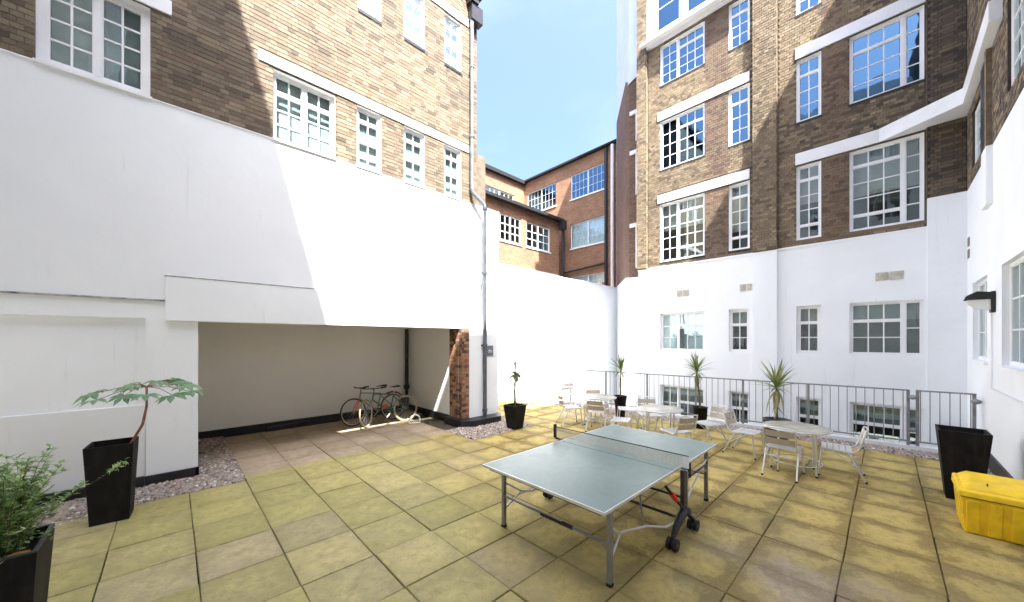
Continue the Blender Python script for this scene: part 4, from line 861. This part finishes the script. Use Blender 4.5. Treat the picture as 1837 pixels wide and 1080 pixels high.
chair(7.95, 3.75, 130, 'chair behind the middle round table beside the railing')
chair(6.95, 3.95, -160, 'chair on the left of the middle round table')
rtable(7.75, 5.0, 'round table beyond the tennis table, left of the tall leafed pot', 0)
chair(7.35, 5.55, -125, 'chair with pale back panel left of the third round table')
chair(7.32, 4.72, -70, 'chair tucked at the near side of the third round table')
chair(8.20, 4.45, 35, 'chair on the right of the third round table next to black pot')
chair(8.35, 5.45, 140, 'chair at the far side of the third round table')
rtable(8.35, 8.15, 'round table against the sunlit white wall, farthest from the camera', 20)
chair(9.05, 8.0, 80, 'right chair of the farthest table by the white wall')
chair(8.05, 8.75, 200, 'middle chair of the farthest table, behind the thin potted plant')
chair(7.55, 8.5, -120, 'leftmost chair, half hidden between the white pier and the thin plant')
chair(9.15, 6.9, 150, 'lone aluminium chair near the railing between the third and farthest tables')

# ================================================================== POTS AND PLANTS
def square_pot(name, cx, cy, h, a, b, label, rot=0, soilz=None, mat='pot', rimmat='pot', cat='planter', group=None):
    r = empty(name, (cx, cy, 0), label, cat, group); t = .022
    mb = MB(); mb.frustum(cx, cy, 0, h, a, b); mb.f.pop(1); mb.sm.pop(1)
    i0 = len(mb.v); ai = a + (b - a) * .6 - t
    mb.add([(cx - b + t, cy - b + t, h), (cx + b - t, cy - b + t, h), (cx + b - t, cy + b - t, h), (cx - b + t, cy + b - t, h), (cx - ai, cy - ai, h * .6), (cx + ai, cy - ai, h * .6), (cx + ai, cy + ai, h * .6), (cx - ai, cy + ai, h * .6)],
           [(0, 1, 5, 4), (1, 2, 6, 5), (2, 3, 7, 6), (3, 0, 4, 7), (4, 5, 6, 7)])
    mb.build('pot_wall', mat, r)
    rim = MB()
    for (x0, x1, y0, y1) in ((-b, b, -b, -b + t), (-b, b, b - t, b), (-b, -b + t, -b + t, b - t), (b - t, b, -b + t, b - t)): rim.box(cx + x0, cx + x1, cy + y0, cy + y1, h - .001, h + .008)
    rim.build('rim', rimmat, r)
    if soilz:
        q = a + (b - a) * soilz - t - .002; MB().box(cx - q, cx + q, cy - q, cy + q, h * soilz - .03, h * soilz).build('soil', 'soil', r)
    if rot:
        r.rotation_euler = (0, 0, R_(rot))
    return r
square_pot('planter', -.88, 4.03, .77, .20, .245, 'large square black planter cut off by the bottom left corner, holding the shrub', soilz=.9, rimmat='potrim')
square_pot('planter', -.525, 6.42, .90, .158, .198, 'tall tapered black square planter on the slabs before the white panel', rot=-4, soilz=.92)
square_pot('planter', 7.74, -.71, .92, .15, .225, 'tall tapered black square planter beside the yellow grit bin', soilz=.93)
def round_pot(cx, cy, h, a, b, label, mat='pot'):
    r = empty('planter', (cx, cy, 0), label, 'planter', 'tapered pots along the terrace')
    MB().lathe(cx, cy, [(0, 0), (a, 0), (b, h), (b + .012, h), (b + .012, h + .012), (b - .02, h + .012), (b - .03, h * .85), (0, h * .85)], 28).build('pot_wall', mat, r)
    MB().lathe(cx, cy, [(0, h * .90), (b - .028, h * .90)], 20).build('soil', 'soil', r); return r
square_pot('planter', 6.02, 6.22, .56, .135, .20, 'small tapered black planter right of the white pier, with a thin cane plant', soilz=.9, group='tapered pots along the terrace')
round_pot(9.02, 5.10, .58, .12, .17, 'dark pot by the railing holding the farthest spiky plant, behind the third table')
round_pot(9.30, 3.12, .50, .13, .16, 'dark pot by the railing holding the middle spiky plant')
round_pot(9.0, 1.55, .50, .17, .24, 'pale rimmed pot holding the largest spiky plant, behind the nearest round table', 'potrim')

def sword_leaf(w, l, droop, seg=6):
    vs = []; fs = []
    for i in range(seg + 1):
        t = i / seg; r = l * (t - .12 * t * t * droop); z = -droop * l * .55 * t * t; ww = w * (1 - t ** 2.2) * (0.55 + .9 * min(1, t * 3) * .5)
        vs += [(-ww, r, z + abs(ww) * .35), (0, r, z), (ww, r, z + abs(ww) * .35)]
        if i: a = (i - 1) * 3; fs += [(a, a + 1, a + 4, a + 3), (a + 1, a + 2, a + 5, a + 4)]
    return vs, fs
LV = []
for w, l, d, mt in ((.026, .50, .2, 'leafcord'), (.024, .48, .5, 'leafcord'), (.022, .32, 1.0, 'leafcord'), (.022, .42, 1.5, 'leafpale')):
    v, f = sword_leaf(w, l, d); me = bpy.data.meshes.new('leaf'); me.from_pydata(v, [], f); me.materials.append(M[mt]); me.update(); LV.append(me)
def cordyline(x, y, z0, zc, lean, n, scale, label, drooping=.25):
    r = empty('spiky_plant', (x, y, z0), label, 'plant', 'spiky palm-like plants along the railing')
    top = Vector((x + lean[0], y + lean[1], zc))
    MB().tube([(x, y, z0 - .05), (x + lean[0] * .3, y + lean[1] * .3, z0 + (zc - z0) * .4), tuple(top)], [.026, .02, .017], 8).build('trunk', 'bark', r)
    for k in range(n):
        t = k / n; el = 82 - 95 * t ** .9 + random.uniform(-8, 8); m = LV[0] if t < .35 else LV[1] if t < .6 else LV[2] if t < 1 - drooping * .6 else LV[3]
        if t > 1 - drooping * .6: el = random.uniform(-65, -25)
        ob = bpy.data.objects.new('leaf', m); link(ob, r); ob.location = top - Vector((x, y, z0)) + Vector((0, 0, -.14 * t))
        az = k * 2.39996 + random.uniform(-.2, .2); ob.rotation_euler = Euler((R_(el), random.uniform(-.2, .2), az), 'XYZ'); s = scale * random.uniform(.8, 1.1); ob.scale = (s, s, s)
cordyline(9.02, 5.10, .5, 1.36, (.0, -.02), 32, 1.0, 'farthest spiky green plant in a dark pot, left of the railing plants')
cordyline(9.30, 3.12, .42, 1.42, (.05, .1), 44, 1.0, 'spiky green plant leaning in the middle of the railing')
cordyline(9.0, 1.55, .42, 1.22, (-.04, .0), 50, 1.15, 'largest spiky plant with drooping pale lower leaves, behind the nearest table', .45)
# thin cane plant right of pier
r = empty('cane_plant', (6.02, 6.22, .5), 'thin cane plant with sparse arching fronds in small black planter near pier', 'plant')
MB().tube([(6.02, 6.22, .45), (6.03, 6.23, 1.0), (6.03, 6.22, 1.55)], [.028, .024, .018], 8).build('stem', simple('green_cane', (0.06, 0.06, 0.025), 0.8), r)
CL = LV[2].copy(); CL.materials.clear(); CL.materials.append(leafmat('dark_frond', [(0.08, 0.12, 0.03), (0.12, 0.15, 0.045), (0.18, 0.18, 0.08)], .3, .15))
for k in range(46):
    top_ = k < 12; z = random.uniform(1.42, 1.55) if top_ else random.uniform(1.22, 1.36)
    ob = bpy.data.objects.new('leaf', CL); link(ob, r); ob.location = (.01, 0, z - .5)
    ob.rotation_euler = (R_(random.uniform(50, 85) if top_ else random.uniform(-15, 45)), 0, k * 2.4); q = random.uniform(.35, .6) if top_ else random.uniform(.75, 1.1); ob.scale = (q * 2.0, q, q)
# palmate plant
pp_ = empty('lobed_leaf_plant', (-.50, 6.45, .83), 'slender plant with an umbrella of lobed green leaves leaning out of the tall planter', 'plant')
top = Vector((-.235, 6.33, 1.56))
MB().tube([(-.41, 6.33, .80), (-.345, 6.33, .93), (-.27, 6.33, 1.10), (-.235, 6.33, 1.32), tuple(top)], [.017, .015, .014, .012, .011], 10).build('stem', 'redstem', pp_)
def palm_leaf():
    v = [(0, 0, 0)]; f = []
    for k in range(7):
        a = R_(90 + (k - 3) * 40); ln = .185 * (1 - .07 * abs(k - 3)); c, s = math.cos(a), math.sin(a); nx, ny = -s, c; i = len(v)
        w = .030
        v += [(c * .05 + nx * w * .75, s * .05 + ny * w * .75, .004), (c * ln * .62 + nx * w, s * ln * .62 + ny * w, -.012), (c * ln, s * ln, -.05), (c * ln * .62 - nx * w, s * ln * .62 - ny * w, -.012), (c * .05 - nx * w * .75, s * .05 - ny * w * .75, .004), (c * ln * .55, s * ln * .55, .008)]
        f += [(0, i, i + 5), (i, i + 1, i + 5), (i + 1, i + 2, i + 5), (i + 2, i + 3, i + 5), (i + 3, i + 4, i + 5), (i + 4, 0, i + 5)]
    me = bpy.data.meshes.new('leaf'); me.from_pydata(v, [], f); me.materials.append(M['leafpalm']); me.update(); return me
PL = palm_leaf()
lv = [(-.52, -.18, 1.50, 1.05), (-.38, .12, 1.55, 1.0), (-.33, -.32, 1.44, .9), (-.16, .25, 1.60, .9), (.02, .30, 1.62, .9), (.20, .22, 1.60, .95), (.38, .10, 1.56, .95), (.42, -.12, 1.47, 1.05), (.24, -.28, 1.50, .95), (.06, -.36, 1.50, .8), (-.14, -.10, 1.60, .8), (.12, .02, 1.63, .8), (.56, -.02, 1.50, .8)]
Rv, Fv = Vector((.7242, -.6896, 0)), Vector((.6896, .7242, 0))
for (rr, ff, z, s) in lv:
    e = Vector((-.205, 6.30, 0)) + Rv * rr * .98 + Fv * ff; e.z = z
    d = (e - top); base = e - d.normalized() * .02
    ob = bpy.data.objects.new('leaf', PL); link(ob, pp_); ob.location = base - Vector((-.50, 6.45, .83))
    ob.rotation_euler = Euler((random.uniform(-.35, .05), random.uniform(-.25, .25), math.atan2(d.y, d.x) - math.pi / 2), 'XYZ'); ob.scale = (s * 1.15, s * 1.15, s)
    MB().tube([tuple(top), tuple((top + base) / 2 + Vector((0, 0, .03))), tuple(base)], .004, 5).build('leaf_stalk', 'redstem', pp_)
# shrub
sh = empty('leafy_shrub', (-.88, 4.03, .68), 'bushy shrub with small green and cream leaves filling the bottom left planter', 'plant')
stems = MB(); lf = MB()
def small_leaf(p, d, up, l, w):
    d = d.normalized(); s = d.cross(up); s = s.normalized() if s.length > 1e-4 else Vector((1, 0, 0)); nn = s.cross(d)
    lf.add([p, p + d * l * .45 + s * w + nn * .15 * w, p + d * l - nn * .1 * l, p + d * l * .45 - s * w + nn * .15 * w], [(0, 1, 2, 3)])
def twig(p0, d, ln, r0, leafn, size):
    pts = [p0]; dd = d.normalized()
    for k in range(6):
        dd = (dd + Vector((random.gauss(0, .10), random.gauss(0, .10), random.gauss(.02, .07)))).normalized(); pts.append(pts[-1] + dd * ln / 6)
    stems.tube(pts, [r0 * (1 - .12 * i) for i in range(7)], 5)
    for k in range(leafn):
        t = random.uniform(.15, 1.0) * 6; i = min(5, int(t)); q = pts[i].lerp(pts[i + 1], t - i); a = random.uniform(0, 6.28)
        out = Vector((math.cos(a), math.sin(a), random.uniform(.1, .9))); small_leaf(q, out, Vector((0, 0, 1)), size * random.uniform(.6, 1.2), size * random.uniform(.16, .26))
    return pts
c0 = Vector((-.88, 4.03, .68))
for k in range(54):
    a = random.uniform(0, 6.28); rad = random.uniform(0, .18); p0 = c0 + Vector((math.cos(a) * rad, math.sin(a) * rad, 0)); tilt = random.uniform(.03, .42)
    d = Vector((math.cos(a) * tilt, math.sin(a) * tilt, 1)); ln = random.uniform(.40, .76)
    ps = twig(p0, d, ln, .0035, 64, .052)
    for j in range(2): twig(ps[random.choice((2, 3, 4))], Vector((random.gauss(0, .7), random.gauss(0, .7), .6)), .18, .002, 20, .04)
for k in range(60):
    a = random.uniform(0, 6.28); q = c0 + Vector((math.cos(a) * random.uniform(.05, .24), math.sin(a) * random.uniform(.05, .24), random.uniform(0, .14)))
    for j in range(8): small_leaf(q + Vector((random.gauss(0, .03), random.gauss(0, .03), random.gauss(0, .02))), Vector((random.gauss(0, 1), random.gauss(0, 1), random.gauss(.3, .5))), Vector((0, 0, 1)), .042, .012)
pts = twig(Vector((-.72, 4.15, .85)), Rv * 1.0 + Fv * .25 + Vector((0, 0, .45)), .62, .003, 6, .03)
for k in range(34): small_leaf(pts[5].lerp(pts[6], random.random()) + Vector((random.gauss(0, .012),) * 3), Vector((random.gauss(0, 1), random.gauss(0, 1), random.gauss(.2, 1))), Vector((0, 0, 1)), .035, .010)
stems.build('stems', 'bark', sh); tag(lf.build('foliage', 'leafshrub', sh), kind='stuff')
mb = MB(); mb.tube([(-.80, 3.87, .735), (-.74, 3.90, .742), (-.69, 3.93, .735)], [.012, .018, .010], 8); tag(mb.build('dead_leaf', simple('ochre_leaf', (.45, .22, .03), .7)), 'curled ochre leaf lying on soil at the near rim of the bottom left planter', 'leaf')

# ================================================================== GRIT BIN
gb_ = empty('grit_bin', (6.7, -.86, 0), 'yellow plastic grit bin with ribbed sides at the right edge of the photo', 'bin')
x0, x1, y0, y1 = 6.38, 7.0, -1.165, -.575
mb = MB(); mb.pts8([(x0 + .03, y0 + .03, 0), (x1 - .03, y0 + .03, 0), (x1 - .03, y1 - .03, 0), (x0 + .03, y1 - .03, 0), (x0, y0, .40), (x1, y0, .40), (x1, y1, .40), (x0, y1, .40)]); mb.build('body', 'yellow', gb_, .012)
for k in range(4):
    y = y1 - .085 - k * .15; m_ = MB(); m_.pts8([(x0 + .012, y - .045, .01), (x0 + .05, y - .045, .01), (x0 + .05, y + .045, .01), (x0 + .012, y + .045, .01), (x0 - .014, y - .045, .37), (x0 + .03, y - .045, .37), (x0 + .03, y + .045, .37), (x0 - .014, y + .045, .37)]); m_.build('rib', 'yellow', gb_, .006)
for k in range(3):
    x = x0 + .12 + k * .19; m_ = MB(); m_.pts8([(x - .05, y1 - .05, .01), (x + .05, y1 - .05, .01), (x + .05, y1 - .022, .01), (x - .05, y1 - .022, .01), (x - .05, y1 - .03, .37), (x + .05, y1 - .03, .37), (x + .05, y1 + .006, .37), (x - .05, y1 + .006, .37)]); m_.build('rib', 'yellow', gb_, .006)
mb = MB(); mb.pts8([(x0 - .018, y0 - .01, .402), (x1 + .01, y0 - .01, .402), (x1 + .01, y1 + .018, .402), (x0 - .018, y1 + .018, .402), (x0 - .012, y0 - .01, .465), (x1 + .01, y0 - .01, .50), (x1 + .01, y1 + .012, .50), (x0 - .012, y1 + .012, .465)]); ld = mb.build('lid', 'yellow', gb_, .012)
mb = MB(); mb.pts8([(x0 + .08, y0 + .0, .472), (x1, y0 + .0, .50), (x1, y1 - .02, .50), (x0 + .08, y1 - .02, .472), (x0 + .18, y0 + .06, .53), (x1 - .04, y0 + .06, .56), (x1 - .04, y1 - .09, .56), (x0 + .18, y1 - .09, .53)]); mb.build('lid_crown', 'yellow', ld, .012)
MB().tube([(x0 + .16, y1 - .2, .50), (x0 + .16, y1 - .2, .545)], .006, 6).build('hasp', 'rubber', gb_)
MB().box(x0 - .0125, x1 - .01, y0 + .004, y1 + .004, .3985, .4015).build('lid_seam', 'rubber', gb_)

# ================================================================== BICYCLES
def bicycle(x, y, deg, lean, label, frame, tyre, fork, steer, extra=None):
    r = empty('bicycle', (0, 0, 0), label, 'bicycle', 'bicycles parked in the covered bay'); R0 = .345; ax, bx = .53, -.52
    def wheel(cx, st=0.0):
        c, s = math.cos(st), math.sin(st)
        def rot(mb):
            mb.v = [(cx + (vx - cx) * c - vy * s, (vx - cx) * s + vy * c, vz) for vx, vy, vz in mb.v]; return mb
        w = rot(MB().ring((cx, 0, R0), R0 - .017, .017, 'y', 36, 8)).build('wheel', tyre, r)
        rot(MB().ring((cx, 0, R0), R0 - .042, .009, 'y', 36, 6)).build('rim', 'alu', w)
        sp = MB()
        for k in range(18):
            a = k * 2 * math.pi / 18; sp.tube([(cx + .02 * math.cos(a + .8), .02 * (-1) ** k, R0 + .02 * math.sin(a + .8)), (cx + (R0 - .045) * math.cos(a), 0, R0 + (R0 - .045) * math.sin(a))], .0014, 3)
        rot(sp).build('spokes', 'alu', w); rot(MB().disc((cx, 0, R0), .025, .07, 'y', 12)).build('hub', 'steel', w)
    wheel(ax, steer); wheel(bx)
    bb = (-.08, 0, .30); st = (-.20, 0, .74); hd = (.33, 0, .80); hl = (.36, 0, .66)
    mb = MB()
    for a, b, q in ((bb, st, .016), (st, hd, .015), (bb, hl, .018), (hd, hl, .02)): mb.tube([a, b], q, 8)
    for s in (-1, 1): mb.tube([(bx, s * .05, R0), (bb[0], s * .03, bb[2])], .009, 6); mb.tube([(bx, s * .05, R0), (st[0], s * .015, st[2] - .05)], .008, 6)
    mb.build('frame', frame, r)
    c, s_ = math.cos(steer), math.sin(steer); fk_ = MB()
    for s in (-1, 1): fk_.tube([(.37, s * .035, .66), (.40, s * .05, .60), (ax - s * .05 * s_ , s * .05 * c, R0)], .012, 8)
    fk_.build('fork', fork, r)
    h = MB(); h.tube([(.33, 0, .80), (.31, 0, .90), (.36, 0, .93)], .013, 8)
    dx, dy = -s_, c; h.tube([(.36 - dx * .29 - .05, -dy * .29, .95), (.36 - dx * .15, -dy * .15, .935), (.36 + dx * .15, dy * .15, .935), (.36 + dx * .29 - .05, dy * .29, .95)], .012, 8); hb = h.build('handlebar', 'steeldark', r)
    for s in (-1, 1): MB().tube([(.36 + s * dx * .20 - .02, s * dy * .20, .94), (.36 + s * dx * .31 - .06, s * dy * .31, .955)], .019, 8).build('grip', 'rubber', hb)
    MB().tube([(-.20, 0, .74), (-.235, 0, .90)], .012, 8).build('seat_post', 'alu', r)
    sd = MB(); sd.tube([(-.39, 0, .93), (-.33, 0, .945), (-.24, 0, .94), (-.14, 0, .93), (-.09, 0, .925)], [.03, .062, .045, .022, .014], 10); sd.v = [(a, b * 1.1, .93 + (c_ - .93) * .45) for a, b, c_ in sd.v]; sd.build('saddle', 'rubber', r)
    MB().ring((bb[0], -.05, .30), .085, .006, 'y', 24, 4).build('chain_ring', 'steel', r)
    for s in (-1, 1):
        k = MB().tube([(bb[0], s * .06, .30), (bb[0] + s * .12, s * .07, .30 - s * .12)], .008, 6).build('crank', 'alu', r); MB().box(bb[0] + s * .12 - .045, bb[0] + s * .12 + .045, s * .12 - .04, s * .12 + .04, .29 - s * .12, .31 - s * .12).build('pedal', 'rubber', k)
    if extra: extra(r)
    r.location = (x, y, 0); r.rotation_euler = Euler((R_(lean), 0, R_(deg)), 'XYZ')
def ex1(r):
    m = MB(); m.tube([(bx_, .0, z_) for bx_, z_ in ((-.86, .50), (-.80, .62), (-.68, .71), (-.52, .745), (-.36, .72))], [.02, .024, .026, .026, .02], 8); m.build('mudguard', 'redp', r)
def ex2(r):
    m = MB(); m.tube([(-.02, -.02, .48), (.05, -.02, .45), (.10, -.02, .42)], [.03, .06, .04], 10); m.build('frame_bag', 'orangep', r)
    b = MB().box(-.66, -.40, -.12, -.06, .42, .62).build('pannier', 'blackplastic', r)
bicycle(3.78, 9.12, 183, 6, 'grey bicycle with black tyres parked nearest the back wall of the bay', 'greyp', 'rubber', 'orangep', .15, ex1)
bicycle(3.95, 8.74, 181, 5, 'green bicycle with tan tyres parked in front, its front wheel turned', 'greenp', 'tan', 'greyp', .75, ex2)
bl = empty('bicycle_lock', (4.5, 8.33, 0), 'white horseshoe shaped bicycle lock loop on the slabs behind the bicycles', 'lock')
MB().tube([(4.36, 8.36, .015), (4.34, 8.36, .10), (4.38, 8.34, .19), (4.48, 8.32, .235), (4.58, 8.30, .19), (4.62, 8.28, .10), (4.60, 8.28, .015)], .018, 8).build('shackle', 'trim', bl)
MB().tube([(4.34, 8.36, .02), (4.62, 8.28, .02)], .014, 8).build('crossbar', 'trim', bl)
